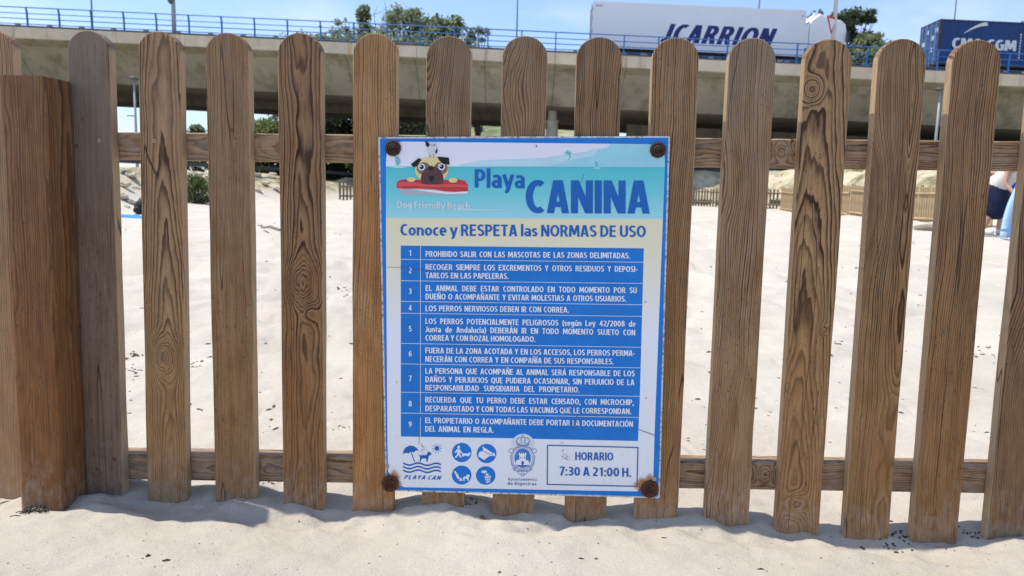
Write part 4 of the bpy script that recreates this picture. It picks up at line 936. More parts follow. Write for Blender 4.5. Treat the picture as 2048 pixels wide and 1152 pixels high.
# seen under the bridge
tree(532, 233, TY + 2, 150, 'pale green bushy tree seen under the bridge between the fourth and fifth picket', L_grass, 9000, .22, 50, 30, 'round', base=.0, group='trees under the bridge')
tree(680, 236, TY, 110, 'dark green bushy tree seen under the bridge between the fifth and sixth picket', L_dark, 7000, .22, 46, 31, 'round', base=.0, group='trees under the bridge')
tree(722, 246, TY - 8, 46, 'bright green shrub seen under the bridge beside the dark bushy tree', L_grass, 2500, .16, 26, 32, 'round', base=.0, group='trees under the bridge')
tree(820, 248, TY - 2, 140, 'mid green bushy tree seen under the bridge left of the sign top', L_mid, 7000, .22, 46, 33, 'round', base=.0, group='trees under the bridge')
tree(391, 248, TY + 30, 44, 'rounded green tree top against the sky under the bridge at the left', L_mid, 2600, .22, 26, 34, 'round', base=.1, group='trees under the bridge')
def bush(px, py, wpx, hpx, label, m, n, leaf, seed, stretch=1.8, up=0, name='bush', cat='bush'):
    rng = np.random.default_rng(seed); p = ong(px, py); Y = p[1]; W = wpx / FPX * Y; H = hpx / FPX * Y; r0 = empty(name, p); tag(r0, label, cat)
    cs = [(p[0] + rng.uniform(-.5, .5) * W * .75, Y + rng.uniform(-.4, .4) * W * .6, p[2] + H * rng.uniform(.1, .85) * 1.0, W * rng.uniform(.14, .24)) for _ in range(22)]
    mb = MB()
    for c in cs: mb.tube([(p[0], Y, p[2] - .05), (c[0], c[1], c[2])], [.02, .006], 5, False)
    mb.build('stem', M_bark, r0); v, f = foliage(cs, leaf, n, rng, stretch, up); np_obj('leaves', v, f, m, r0)
bush(392, 406, 62, 58, 'green broom bush at the foot of the bank seen between the third and fourth picket', leafm('broom_leaves', (.05, .08, .025), (.24, .28, .12)), 3400, .020, 50, 4, 1.2)
# dune grass along the far edge of the beach
rng = np.random.default_rng(77); V = []; 
def tufts(spots, n, hgt, wdt):
    for (x, y, s_) in spots:
        z = gz(x, y)
        for k in range(n):
            a = rng.uniform(0, 2 * PI); q = s_ * rng.uniform(0, 1); bx_, by_ = x + q * cos(a), y + q * sin(a); h_ = hgt * rng.uniform(.5, 1.2); lx, ly = rng.normal(0, .25, 2) * h_
            V.extend([(bx_ - wdt, by_, z - .02), (bx_ + wdt, by_, z - .02), (bx_ + lx + wdt * .2, by_ + ly, z + h_), (bx_ + lx - wdt * .2, by_ + ly, z + h_)])
sp_ = []
for (a, b, c, d, n_) in ((1400, 407, 1455, 410, 16), (1545, 407, 1620, 415, 40), (1340, 404, 1400, 406, 8)):
    for i in range(n_):
        q = rng.uniform(); p = ong(a + (c - a) * q, b + (d - b) * q + rng.uniform(-2, 3)); sp_.append((p[0], p[1], .35))
tufts(sp_, 60, .22, .012)
bsp = []
for i in range(160):
    x = rng.uniform(-14, 20); y = rng.uniform(14, 52)
    if 0.6 < beachdist(np.array([x]), np.array([y]))[0] < 6: bsp.append((x, y, .4))
tufts(bsp, 26, .20, .012)
v = np.array(V); tag(np_obj('dune_grass', v, np.arange(len(v)).reshape(-1, 4), L_grass, None), 'dry green and yellow grass tufts along the far edge of the beach', 'grass', kind='stuff')

# low dry hill far behind the bridge
t = NT('dry_hillside'); n = t.noise(t.tc.outputs['Object'], .09, 6, .65); M_hill = t.done(t.ramp(n, [(.35, (.07, .10, .035)), (.5, (.22, .23, .10)), (.6, (.42, .37, .22))]), .95)
V = []; F = []; K = 30; c0 = at(1060, 300, 170)
for i in range(K + 1):
    for j in range(K + 1):
        x = c0[0] + (i / K - .5) * 90; y = 170 + (j / K - .5) * 80; e2 = max(0, 1 - ((i / K - .5) * 2) ** 2) * max(0, 1 - ((j / K - .5) * 2) ** 2)
        V.append((x, y, 1.0 + 14.5 * e2 ** .7 + 1.2 * float(fbm(np.array([x * .08]), np.array([y * .08]), 3, 8)[0]) * e2))
F = [(i * (K + 1) + j, (i + 1) * (K + 1) + j, (i + 1) * (K + 1) + j + 1, i * (K + 1) + j + 1) for i in range(K) for j in range(K)]
tag(MB().add(V, F).build('hill', M_hill, None, True), kind='structure')

# ------------------------------------------------------------------ far wooden fences
M_fd = paint('dark_old_fence_wood', (.13, .095, .065), .85, .35, 3); M_fl = paint('new_yellow_fence_wood', (.36, .255, .14), .8, .25, 3)
def far_fence(a, b, h, gap, pw_, m, label, railside=1, rails=(.25, .8)):
    a = np.array(a, float); b = np.array(b, float); L = np.hypot(*(b - a)); d = (b - a) / L; n = int(L / gap); z0 = gz(*a)
    root = empty('wooden_fence', (a[0], a[1], z0)); tag(root, label, 'fence'); ang = math.atan2(d[1], d[0])
    me = MB().box((-pw_ / 2, -.012, -.05), (pw_ / 2, .012, h - .04)).add([(-pw_ / 2, -.012, h - .04), (pw_ / 2, -.012, h - .04), (pw_ / 2, .012, h - .04), (-pw_ / 2, .012, h - .04), (0, -.012, h), (0, .012, h)], [(0, 1, 4), (2, 3, 5), (1, 2, 5, 4), (3, 0, 4, 5)])
    first = None
    for i in range(n + 1):
        p = a + d * gap * i; z = gz(*p)
        if first is None: first = me.build('picket', m, root, local=True); o = first
        else: o = link(first.copy(), root)
        o.location = (p[0] - a[0], p[1] - a[1], z - z0 + random.uniform(-.02, .02)); o.rotation_euler = (0, random.uniform(-.02, .02), ang)
    for q in rails:
        mb = MB(); K = max(2, int(L / 2)); pts = []
        for i in range(K + 1): p = a + d * L * i / K; pts.append((p[0] + d[1] * .03 * railside, p[1] - d[0] * .03 * railside, gz(*p) + h * q))
        mb.tube(pts, .042, 4); mb.build('rail', m, root)
    for i in range(int(L / 1.9) + 1):
        p = a + d * min(L, 1.9 * i); z = gz(*p); mb = MB().tube([(p[0] - d[1] * .05, p[1] + d[0] * .05, z - .1), (p[0] - d[1] * .05, p[1] + d[0] * .05, z + h * 1.02)], .055, 8); mb.build('post', m, root)
    return root
def xy(px, Y): p = at(px, 400, Y); return (p[0], p[1])
far_fence(xy(680, 41), xy(1382, 43.5), .98, .19, .10, M_fd, 'low dark weathered picket fence across the far end of the beach mostly behind the sign')
far_fence(xy(1386, 42.0), xy(1560, 38), 1.04, .19, .10, M_fd, 'dark widely spaced picket fence at the far right end of the beach')
far_fence(xy(1562, 36.5), xy(1700, 28), 1.12, .115, .085, M_fl, 'pale yellow close boarded fence stretch next to the green grass patch', rails=(.08, .78))
far_fence(xy(1702, 27.4), xy(1990, 20.5), 1.12, .115, .085, M_fl, 'newer golden close boarded fence stretch running towards the bending person', rails=(.08, .78))

# ------------------------------------------------------------------ guardrail and road edge on the bank
M_dk = paint('dark_steel', (.035, .035, .04), .6, .3); M_gal = paint('galvanised_steel', (.30, .32, .34), .5, .2)
gr = empty('guardrail', (-12, 44, 1.5)); tag(gr, 'long dark guardrail along the top of the bank beneath the bridge', 'guardrail')
GL = [(-40, 21.), (-12.2, 19.), (-14.3, 26), (-14.5, 40), (-10, 48.0), (0, 49.0), (14, 48.5), (19, 42), (24, 36), (44, 30)]
mb = MB(); pts = [(x, y, gz(x, y) + .26) for x, y in GL]
for a, b in zip(pts, pts[1:]):
    a, b = Vector(a), Vector(b); up = Vector((0, 0, .09)); mb.add([a - up, b - up, b + up, a + up], [(0, 1, 2, 3)]); n_ = (b - a).cross(Vector((0, 0, 1))).normalized() * .06
    mb.add([a - up + n_, b - up + n_, b + up + n_, a + up + n_], [(0, 1, 2, 3)]); mb.add([a + up, b + up, b + up + n_, a + up + n_], [(0, 1, 2, 3)]); mb.add([a - up, b - up, b - up + n_, a - up + n_], [(0, 1, 2, 3)])
mb.build('beam', M_dk, gr)
for a, b in zip(GL, GL[1:]):
    L = math.hypot(b[0] - a[0], b[1] - a[1])
    for i in range(int(L / 4)):
        x = a[0] + (b[0] - a[0]) * i * 4 / L; y = a[1] + (b[1] - a[1]) * i * 4 / L + .15; z = gz(x, y); MB().box((x - .05, y - .05, z - .3), (x + .05, y + .05, z + .34)).build('post', M_dk, gr)

# ------------------------------------------------------------------ the road bridge
A = Vector(at(0, 52, 46.4)); B = Vector(at(2048, 150, 43.7)); BE = (B - A).normalized(); BLN = (B - A).length
BM = Vector((-BE.y, BE.x, 0)).normalized()
if BM.y < 0: BM = -BM
def bp(t, o, h): return A + BE * t + BM * o + Vector((0, 0, h))
def tpx(px, o=0, h=0):
    lo, hi = -60, 120
    for _ in range(40):
        m_ = (lo + hi) / 2; p = bp(m_, o, h); q = np.array(p) - CAM; x = 1024 + FPX * np.dot(q, _r) / np.dot(q, _f)
        if x < px: lo = m_
        else: hi = m_
    return lo
t = NT('bridge_concrete'); O = t.tc.outputs['Object']
n = t.noise(O, .35, 5, .6); st = t.noise(t.vec(O, (.9, .9, .10)), 1, 5, .7)
col = t.ramp(n, [(.3, (.27, .25, .205)), (.7, (.36, .335, .28))]); col = t.mix(t.mul(t.sstep(st, .46, .66), .7), col, (.17, .15, .11))
sx_ = t.n.new('ShaderNodeSeparateXYZ'); t.l.new(O, sx_.inputs[0]); jf = t.math('FRACT', t.mul(sx_.outputs[0], 1 / 4.2)); col = t.mix(t.mul(t.sub(1, t.sstep(jf, .010, .022)), .6), col, (.09, .08, .065))
M_conc = t.done(col, .9, t.bump(t.noise(O, 6, 4, .6), .01, .5), .2)
t = NT('coping_concrete'); O = t.tc.outputs['Object']
n = t.noise(O, .9, 5, .65); st = t.noise(t.vec(O, (1.8, 1.8, .22)), 1, 5, .65)
g = t.n.new('ShaderNodeObjectInfo')
col = t.ramp(n, [(.3, (.54, .44, .31)), (.7, (.72, .61, .45))]); col = t.mix(t.mul(g.outputs['Random'], .35), col, (.44, .41, .36)); col = t.mix(t.mul(t.sstep(st, .55, .7), .55), col, (.33, .24, .15))
ru = t.noise(t.vec(O, (1.1, 1.1, .1), (4, 2, 1)), 1, 3, .5); col = t.mix(t.mul(t.sstep(ru, .64, .70), .75), col, (.42, .19, .06))
M_cop = t.done(col, .85, t.bump(t.noise(O, 8, 4, .6), .006, .5), .2)
M_asph = paint('asphalt', (.055, .055, .058), .9, .2, 2)
bridge = empty('road_bridge', A); tag(bridge, 'long concrete road bridge with pale coping and blue railing crossing behind the beach', 'bridge')
T0, T1 = -34, 104
def extr(prof, t0, t1, name, m, parent, seg=1):
    mb = MB(); V = []; F = []; P = len(prof)
    for j in range(seg + 1):
        for (o, h) in prof: V.append(bp(t0 + (t1 - t0) * j / seg, o, h))
    for j in range(seg):
        for q in range(P): F.append((j * P + q, j * P + (q + 1) % P, (j + 1) * P + (q + 1) % P, (j + 1) * P + q))
    F += [tuple(range(P)), tuple(seg * P + q for q in range(P))[::-1]]
    o = mb.add(V, F).build(name, m, parent)
    import bmesh
    bm = bmesh.new(); bm.from_mesh(o.data); bmesh.ops.recalc_face_normals(bm, faces=bm.faces); bm.to_mesh(o.data); bm.free(); return o
cop0 = None; SL = 2.05
nsl = int((T1 - T0) / SL)
for i in range(nsl):
    a_ = T0 + i * SL
    o = extr([(0, 0), (0, -.64), (.35, -.66), (.45, -.66), (.45, 0)], a_ + .012, a_ + SL - .012, 'coping_slab', M_cop, bridge)
extr([(.46, -.06), (.10, -.50), (.10, -.70), (1.0, -.92), (3.1, -2.72), (9.2, -2.72), (11.2, -.92), (12.2, -.6), (12.2, -.06)], T0, T1, 'deck', M_conc, bridge, 20)
extr([(.47, -.05), (.47, -.02), (12.1, -.02), (12.1, -.05)], T0, T1, 'road_surface', M_asph, bridge)
extr([(.5, -.02), (.5, .20), (.75, .20), (.75, -.02)], T0, T1, 'kerb', paint('kerb_concrete', (.13, .125, .12), .9), bridge)
extr([(12.26, -.0), (12.26, -.70), (15.0, -.92), (17., -2.6), (22., -2.6), (24., -.9), (25., -.6), (25., -.0)], T0, T1, 'second_deck', M_conc, bridge, 20)
for (px, oo) in ((1104, 6.0), (300, 30),):
    if px == 300: continue
    tt = tpx(px, oo, -4); p = bp(tt, oo, 0); mb = MB(); r_ = .42
    mb.tube([(p.x, p.y, gz(p.x, p.y) - .5), (p.x, p.y, p.z - 3.5)], .40, 18); mb.tube([(p.x, p.y, p.z - 3.5), (p.x, p.y, p.z - 3.35)], .46, 18); mb.tube([(p.x, p.y, p.z - 3.35), (p.x, p.y, p.z - 2.7)], .3, 12)
    mb.build('pier', paint('pier_concrete', (.42, .40, .36), .9, .15, 2), bridge, True).data.set_sharp_from_angle(angle=.6)
tt = tpx(1290, 20, -4); p = bp(tt, 20, 0); MB().tube([(p.x, p.y, gz(p.x, p.y) - .5), (p.x, p.y, p.z - 2.6)], .5, 18).build('pier', M_conc, bridge, True)
ab0, ab1 = tpx(1252, 12, -5), T1
mb = MB(); P8 = [bp(t_, o_, h_) for t_ in (ab0, ab1) for o_ in (11.6, 12.6) for h_ in (0, 1)]
for q in P8[0::2]: q.z = 0.5
for i in range(1, 8, 2): P8[i] = P8[i] + Vector((0, 0, -2.80 - 1))
mb.add(P8, [(0, 1, 3, 2), (4, 6, 7, 5), (0, 4, 5, 1), (2, 3, 7, 6), (1, 5, 7, 3), (0, 2, 6, 4)]).build('abutment_wall', M_conc, bridge)
# railing
M_blue = paint('railing_blue', (.030, .13, .36), .45, .2, 3)
rl = None
RH = [1.20, .87, .56, .25]
mb = MB()
for h in RH: mb.tube([bp(T0, .22 + (.10 if h < 1.1 else 0), h), bp(T1, .22 + (.10 if h < 1.1 else 0), h)], .026 if h < 1.1 else .034, 6)
rl = mb.build('railing', M_blue, bridge)
t53 = tpx(53, .22, .5); t118 = tpx(1248, .22, .5); step = (t118 - t53) / 18.0
k0 = int((T0 - t53) / step); k1 = int((T1 - t53) / step); pm = None
base = MB()
prf = [(.30, 0), (.30, .55), (.27, .95), (.20, 1.22)]
for k in range(k0, k1 + 1):
    P_ = bp(t53 + k * step, 0, 0)
    if pm is None:
        mb = MB()
        for s_ in (-1,):
            pts = [BM * o + Vector((0, 0, h)) for o, h in prf]; w2 = BE * .035
            V = []
            for (q, (o, h)) in zip(pts, prf): V += [q - w2 - BM * .05, q + w2 - BM * .05, q + w2 + BM * .05, q - w2 + BM * .05]
            F = [(4 * i + j, 4 * i + (j + 1) % 4, 4 * i + 4 + (j + 1) % 4, 4 * i + 4 + j) for i in range(3) for j in range(4)] + [(12, 13, 14, 15), (3, 2, 1, 0)]
            mb.add(V, F)
        pm = mb.build('railing_post', M_blue, rl, local=True); o = pm
    else: o = link(pm.copy(), rl)
    o.location = P_ - A
# low grey stubs of the barrier behind the railing
mb0 = MB().box((-.12, -.10, 0), (.12, .10, .32)); sm = None
for k in range(k0, k1 + 1):
    P_ = bp(t53 + k * step - step * .42, .62, .0)
    if sm is None: sm = mb0.build('barrier_block', M_gal, bridge, local=True); o = sm
    else: o = link(sm.copy(), bridge)
    o.location = P_ - A
    o.rotation_euler.z = math.atan2(BE.y, BE.x)

# ------------------------------------------------------------------ lamps on and below the bridge
M_pole = paint('lamp_pole_grey', (.34, .36, .38), .45, .12, 2); M_head = paint('lamp_head', (.10, .11, .11), .5, .2)
def lamp_on_bridge(px, off, r, H, label):
    tt = tpx(px, off, 1.5); p = bp(tt, off, 0); root = empty('street_lamp', p); tag(root, label, 'street lamp', 'street lamps standing on the bridge')
    MB().tube([p, p + Vector((0, 0, H)), p + Vector((-.3, .2, H + .6)), p + Vector((-1.4, .6, H + .9))], [r, r * .6, r * .5, r * .4], 10).build('pole', M_pole, root, True)
    q = p + Vector((-1.7, .7, H + .92)); MB().ball(q, (.45, .18, .10), 10, 6).build('lamp_head', M_head, root, True); return root
lamp_on_bridge(185, 6.6, .065, 9, 'thin grey lamp pole on the bridge above the second picket from the post')
lamp_on_bridge(1033, 6.6, .06, 9, 'thin grey lamp pole on the bridge standing alone left of the white trailer')
lamp_on_bridge(1510, 12.0, .07, 10, 'grey lamp pole rising behind the roof of the white trailer')
lamp_on_bridge(1897, 12.0, .06, 10, 'thin pale lamp pole rising behind the blue container')
L5 = lamp_on_bridge(347, .72, .13, 8.5, 'thick grey lamp pole at the bridge railing above the third picket')
p = Vector(at(341, -6, 46.5)); MB().ball(p, (.22, .2, .42), 10, 7).build('bracket', M_head, L5, True)
def lamp_below(px, ptop, Y, H=None, r=.075, label='', disc=True):
    p = at(px, ptop, Y); g = gz(p[0], Y); root = empty('street_lamp', (p[0], Y, g)); tag(root, label, 'street lamp', 'street lamps standing below the bridge')
    MB().tube([(p[0], Y, g - .3), (p[0], Y, p[2])], [r * 1.2, r * .7], 10).build('pole', M_pole, root, True)
    if disc: MB().tube([(p[0], Y, p[2]), (p[0], Y, p[2] + .08), (p[0], Y, p[2] + .16)], [.12, .38, .20], 16).build('lamp_head', M_head, root, True)
    else: MB().box((p[0] - .9, Y - .12, p[2] - .05), (p[0] + .1, Y + .12, p[2] + .06)).build('lamp_head', M_head, root)
lamp_below(268, 160, 42, label='slim grey lamp post with flat round head in front of the bridge at the left')
lamp_below(1881, 182, 41, label='slim grey lamp post with flat round head in front of the bridge at the right')
lamp_below(269, 232, 95, r=.07, label='distant small street lamp with sideways arm against the sky under the bridge', disc=False)

# yield sign on its tall pole
M_white = paint('white_metal', (.72, .73, .75), .4, .06, 2); M_red = paint('sign_red', (.50, .03, .03), .4, .1); 
tt = tpx(1667, .9, 1.8); p = bp(tt, .9, 0); lp = empty('street_lamp', p); tag(lp, 'thick white lamp pole behind the red edged triangle sign next to the lorry cab', 'street lamp')
MB().tube([p, p + Vector((0, 0, 8)), p + Vector((-1.2, .3, 8.6))], [.13, .10, .05], 12).build('pole', paint('white_pole', (.55, .57, .60), .5, .1), lp, True)
MB().ball(p + Vector((-1.5, .35, 8.62)), (.45, .2, .1), 10, 6).build('lamp_head', M_head, lp, True)
c = at(1664, 47, p.y - .25); ys = empty('yield_sign', c); tag(ys, 'white triangle yield sign with red edge turned sideways on the bridge', 'road sign')
rz = Matrix.Rotation(math.radians(34), 3, 'Z')
def tri(s, y, yb=None):
    P_ = [(-s * .5, y, s * .36), (s * .5, y, s * .36), (0, y, -s * .56)]
    return [rz @ Vector(q) + Vector(c) for q in P_]
a_ = tri(1.06, 0); b_ = tri(1.06, .03); MB().add(a_ + b_, [(0, 1, 2), (5, 4, 3), (0, 3, 4, 1), (1, 4, 5, 2), (2, 5, 3, 0)]).build('border', M_red, ys)
a_ = tri(.72, -.006); MB().add(a_, [(0, 2, 1)]).build('face', M_white, ys)

# ------------------------------------------------------------------ lorries on the bridge
M_tr = paint('trailer_white', (.76, .77, .80), .4, .03, .6); M_trf = paint('trailer_frame', (.38, .39, .41), .5, .1); M_navy = paint('navy_lettering', (.010, .022, .14), .5, .1); M_tyre = paint('tyre_rubber', (.02, .02, .02), .85, .2); M_glass = paint('dark_glass', (.02, .03, .04), .08, .1, 1, .6); M_cab = paint('cab_white', (.80, .81, .82), .3, .03, 1)
BR_ = Matrix((BE, BM, BE.cross(BM) * 1)).transposed()
upv = Vector((0, 0, 1))
def LB(t, o, h): return bp(t, o, h)
def lbox(mb, t0, t1, o0, o1, h0, h1):
    V = [LB(t0, o0, h0), LB(t1, o0, h0), LB(t1, o1, h0), LB(t0, o1, h0), LB(t0, o0, h1), LB(t1, o0, h1), LB(t1, o1, h1), LB(t0, o1, h1)]
    return mb.add(V, [(0, 3, 2, 1), (4, 5, 6, 7), (0, 1, 5, 4), (1, 2, 6, 5), (2, 3, 7, 6), (3, 0, 4, 7)])
def wheelset(root, tc_, o0, r=.5, h=0.0):
    w_ = empty('wheel', LB(tc_, o0, r)); w_.parent = root; w_.location = LB(tc_, o0, r) - wloc(root)
    for (nm, rr_, a, b, m) in (('tyre', r, 0, .30, M_tyre), ('rim', r * .55, -.012, .1, M_gal)):
        n = 20; V = [LB(tc_ + rr_ * cos(2 * PI * k / n), o0 + q, r - .02 + rr_ * sin(2 * PI * k / n)) for q in (a, b) for k in range(n)]
        MB().add(V, [tuple(range(n)), tuple(n + k for k in range(n))[::-1]] + [(k, n + k, n + (k + 1) % n, (k + 1) % n) for k in range(n)]).build(nm, m, w_)
def vword(txt, hw, t0, t1, h0, cap, o0, m, parent, shear=0, track=.09):
    wd, polys = shape(txt, hw, track, shear); xs = [p[0] for a, k in polys for p in a]; x0, x1 = min(xs), max(xs); mb = MB()
    for pl_, k in polys: mb.add([LB(t0 + (x - x0) / (x1 - x0) * (t1 - t0), o0 - k * .002, h0 + y * cap) for x, y in pl_], [tuple(range(len(pl_)))])
    mb.build('lettering', m, parent)
O0 = 3.0   # lane offset of the near side of the vehicles
tA, tB = tpx(1187, O0, 3), tpx(1611, O0, 3)
lorry = empty('lorry', LB(tA, O0, 0)); tag(lorry, 'white articulated lorry with dark blue lettering driving over the bridge', 'lorry')
HT = 3.72
lbox(MB(), tA, tB, O0, O0 + 2.5, 1.10, HT).build('trailer', M_tr, lorry)
mb = MB(); e_ = .012
lbox(mb, tA, tB, O0 - e_, O0 + .05, HT - .10, HT + .03); lbox(mb, tA - .03, tA + .08, O0 - e_, O0 + .05, 1.0, HT - .102); lbox(mb, tB - .34, tB - .28, O0 - e_, O0 + .05, 1.06, HT - .102); lbox(mb, tB - .05, tB + .03, O0 - e_, O0 + .05, 1.06, HT - .102); lbox(mb, tA, tB, O0 - e_, O0 + .05, 1.0, 1.1)
mb.build('trailer_frame', M_tr, lorry)
mb = MB(); lbox(mb, tA - .04, tA - .002, O0 + .02, O0 + .1, 1.1, HT); lbox(mb, tA - .04, tA - .002, O0 + 1.2, O0 + 1.3, 1.1, HT)
for h in (1.4, 2.0, 2.7, 3.3): lbox(mb, tA - .09, tA - .042, O0 + .0, O0 + .4, h, h + .12); lbox(mb, tA - .09, tA - .042, O0 + 2.1, O0 + 2.5, h, h + .12)
for o_ in (.35, .8, 1.65, 2.1): lbox(mb, tA - .10, tA - .06, O0 + o_, O0 + o_ + .04, 1.1, HT - .05)
mb.build('rear_door', M_trf, lorry)
lbox(MB(), tA + .4, tB - .3, O0 + .4, O0 + 2.1, .8, 1.0).build('chassis', M_dk, lorry)
for q in (2.0, 3.3, 4.6): wheelset(lorry, tA + q, O0 + .05)
def tx(px): return tpx(px, O0, 2.8)
vword('JCARRION', .112, tx(1322), tx(1556), 1.50, 1.10, O0 - .004, M_navy, lorry, .30, .15)
mb = MB(); lbox(mb, tA + .12, tA + .55, O0 - .004, O0, HT - .28, HT - .18); mb.build('marker_plate', M_trf, lorry); lbox(MB(), tB - .24, tB - .12, O0 - .004, O0, HT - .36, HT - .24).build('marker_plate', M_trf, lorry)
# cab: side outline extruded across, rounded roof and slanted deflector
c0 = tpx(1618, O0, 2.5); CL = tpx(1697, O0, 2.5) - c0
side = [(0, .55), (0, 3.0), (.12, 3.25), (.62, 3.60), (1.1, 3.42), (1.6, 3.36), (2.0, 3.28), (2.28, 3.05), (CL - .06, 2.5), (CL, 1.3), (CL, .5)]
sc_ = CL / 2.45
V = []; F = []
for (oo, ins) in ((0.0, .10), (.12, 0), (2.38, 0), (2.5, .10)):
    for (a, h) in side:
        a2 = min(CL, a * (sc_ if a < CL - .1 else 1)); cx_ = CL / 2; V.append(LB(c0 + cx_ + (a2 - cx_) * (1 - ins * .5), O0 + .03 + oo, h - (ins * .6 if h > 2 else 0)))
P_ = len(side)
for j in range(3):
    for q in range(P_): F.append((j * P_ + q, j * P_ + (q + 1) % P_, (j + 1) * P_ + (q + 1) % P_, (j + 1) * P_ + q))
F += [tuple(range(P_)), tuple(3 * P_ + q for q in range(P_))[::-1]]
MB().add(V, F).build('cab', M_cab, lorry)
V = [LB(c0 + a * sc_, O0 + o_, h) for o_ in (.02, .06) for a, h in ((-.45, 1.6), (-.02, 1.5), (-.02, 3.05), (-.12, 2.9), (-.45, 2.6))]
MB().add(V, [(0, 1, 2, 3, 4), (9, 8, 7, 6, 5)] + [(i, (i + 1) % 5, 5 + (i + 1) % 5, 5 + i) for i in range(5)]).build('side_fairing', M_cab, lorry)
V = [LB(c0 + a * sc_, O0 + o_, h) for o_ in (.25, 2.2) for a, h in ((.02, 3.15), (.42, 3.70), (.60, 3.69), (1.7, 3.42))]
MB().add(V, [(0, 1, 2, 3), (7, 6, 5, 4), (0, 4, 5, 1), (1, 5, 6, 2), (2, 6, 7, 3)]).build('roof_deflector', M_cab, lorry)
V = [LB(c0 + a * sc_, O0 + .118, h) for a, h in ((1.45, 1.75), (2.30, 1.75), (2.26, 2.5), (2.1, 2.8), (1.45, 2.84))]
MB().add(V, [(0, 1, 2, 3, 4)]).build('side_window', M_glass, lorry)
V = [LB(c0 + a * sc_ + .03, O0 + o_, h) for o_ in (.3, 2.2) for a, h in ((2.38, 1.75), (2.22, 2.75))]
MB().add(V, [(0, 1, 3, 2)]).build('windscreen', M_glass, lorry)
mb = MB(); lbox(mb, c0 + 2.3 * sc_, c0 + 2.45 * sc_, O0 - .22, O0 + .02, 2.0, 2.6); mb.build('mirror', M_dk, lorry)
lbox(MB(), c0 - .9, c0 + CL, O0 + .3, O0 + 2.2, .55, .95).build('chassis', M_dk, lorry)
wheelset(lorry, c0 + CL * .62, O0 + .02); wheelset(lorry, c0 - 1.2, O0 + .02)

# blue container lorry
tC = tpx(1880, O0, 3); LC = 12.19
cl_ = empty('container_lorry', LB(tC, O0, 0)); tag(cl_, 'lorry carrying a dark blue corrugated shipping container at the right edge of the bridge', 'lorry')
M_cont = paint('container_blue', (.010, .045, .17), .5, .15, 1.5); M_contf = paint('container_frame_rusty', (.055, .035, .04), .65, .4, 3)
H0, H1 = .95, 3.62
V = []; F = []; t_ = tC + .12; st_ = 0; pts = [(t_, .0)]
while t_ < tC + LC - .12:
    for (dt, oo) in ((.07, 0), (.068, .036), (.07, .036), (.068, 0)): t_ += dt; pts.append((t_, oo))
for (a, oo) in pts: V += [LB(a, O0 + .03 + oo, H0 + .1), LB(a, O0 + .03 + oo, H1 - .06)]
F = [(2 * i, 2 * i + 2, 2 * i + 3, 2 * i + 1) for i in range(len(pts) - 1)]
body = MB().add(V, F); lbox(body, tC + .02, tC + LC, O0 + .08, O0 + 2.40, H0 + .05, H1 - .02); body.build('container', M_cont, cl_)
mb = MB()
for (a, b) in ((tC, tC + .12), (tC + LC - .12, tC + LC)):
    for (o0_, o1_) in ((O0, O0 + .12), (O0 + 2.32, O0 + 2.44)): lbox(mb, a, b, o0_, o1_, H0, H1)
lbox(mb, tC + .12, tC + LC - .12, O0, O0 + .10, H1 - .08, H1); lbox(mb, tC + .12, tC + LC - .12, O0, O0 + .10, H0, H0 + .12); lbox(mb, tC, tC + .10, O0 + .12, O0 + 2.32, H1 - .1, H1); lbox(mb, tC, tC + .1, O0 + .12, O0 + 2.32, H0, H0 + .12)
mb.build('container_frame', M_contf, cl_)
M_door = paint('container_door_blue', (.035, .10, .24), .55, .35, 2.5)
for o_ in (.13, 1.24): lbox(MB(), tC - .01, tC + .05, O0 + o_, O0 + o_ + 1.06, H0 + .13, H1 - .11).build('door', M_door, cl_)
for o_ in (.35, .9, 1.5, 2.05):
    MB().tube([LB(tC - .05, O0 + o_, H0 + .05), LB(tC - .05, O0 + o_, H1 - .05)], .022, 6).build('locking_bar', M_gal, cl_)
pm = MB()
for (o_, h) in ((.2, 2.9), (.6, 2.5), (1.3, 2.95), (1.7, 2.3), (.7, 1.8), (1.75, 1.6)): lbox(pm, tC - .018, tC - .012, O0 + o_, O0 + o_ + .32, h, h + .26)
pm.build('plate', paint('placard_grey', (.45, .52, .58), .5, .2), cl_)
M_let = paint('white_lettering', (.70, .72, .74), .5, .06)
vword('CMA CGM', .11, tpx(1905, O0, 2.4), tpx(2034, O0, 2.4), 1.93, .62, O0 + .022, M_let, cl_)
V = []; K = 14
for i in range(K + 1):
    q = i / K; px = 1929 + 46 * q; a = tpx(px, O0, 3.1); h = 2.82 + .52 * math.sin(q * PI * .5); wd = .03 + .20 * q ** .8; V += [LB(a, O0 + .02, h), LB(a, O0 + .02, h + wd * (1 if q < .98 else .6))]
MB().add(V, [(2 * i, 2 * i + 2, 2 * i + 3, 2 * i + 1) for i in range(K)]).build('logo_stroke', M_let, cl_)
mb = MB()
for i in range(9): a = tpx(2042, O0, 3); lbox(mb, a, a + .07, O0 + .012, O0 + .02, 1.5 + i * .17, 1.6 + i * .17)
mb.build('marking', M_let, cl_)
lbox(MB(), tC + .1, tC + LC, O0 + .4, O0 + 2.0, .65, .94).build('chassis', M_dk, cl_)
for q in (1.6, 2.9, 4.2): wheelset(cl_, tC + q, O0 + .05)

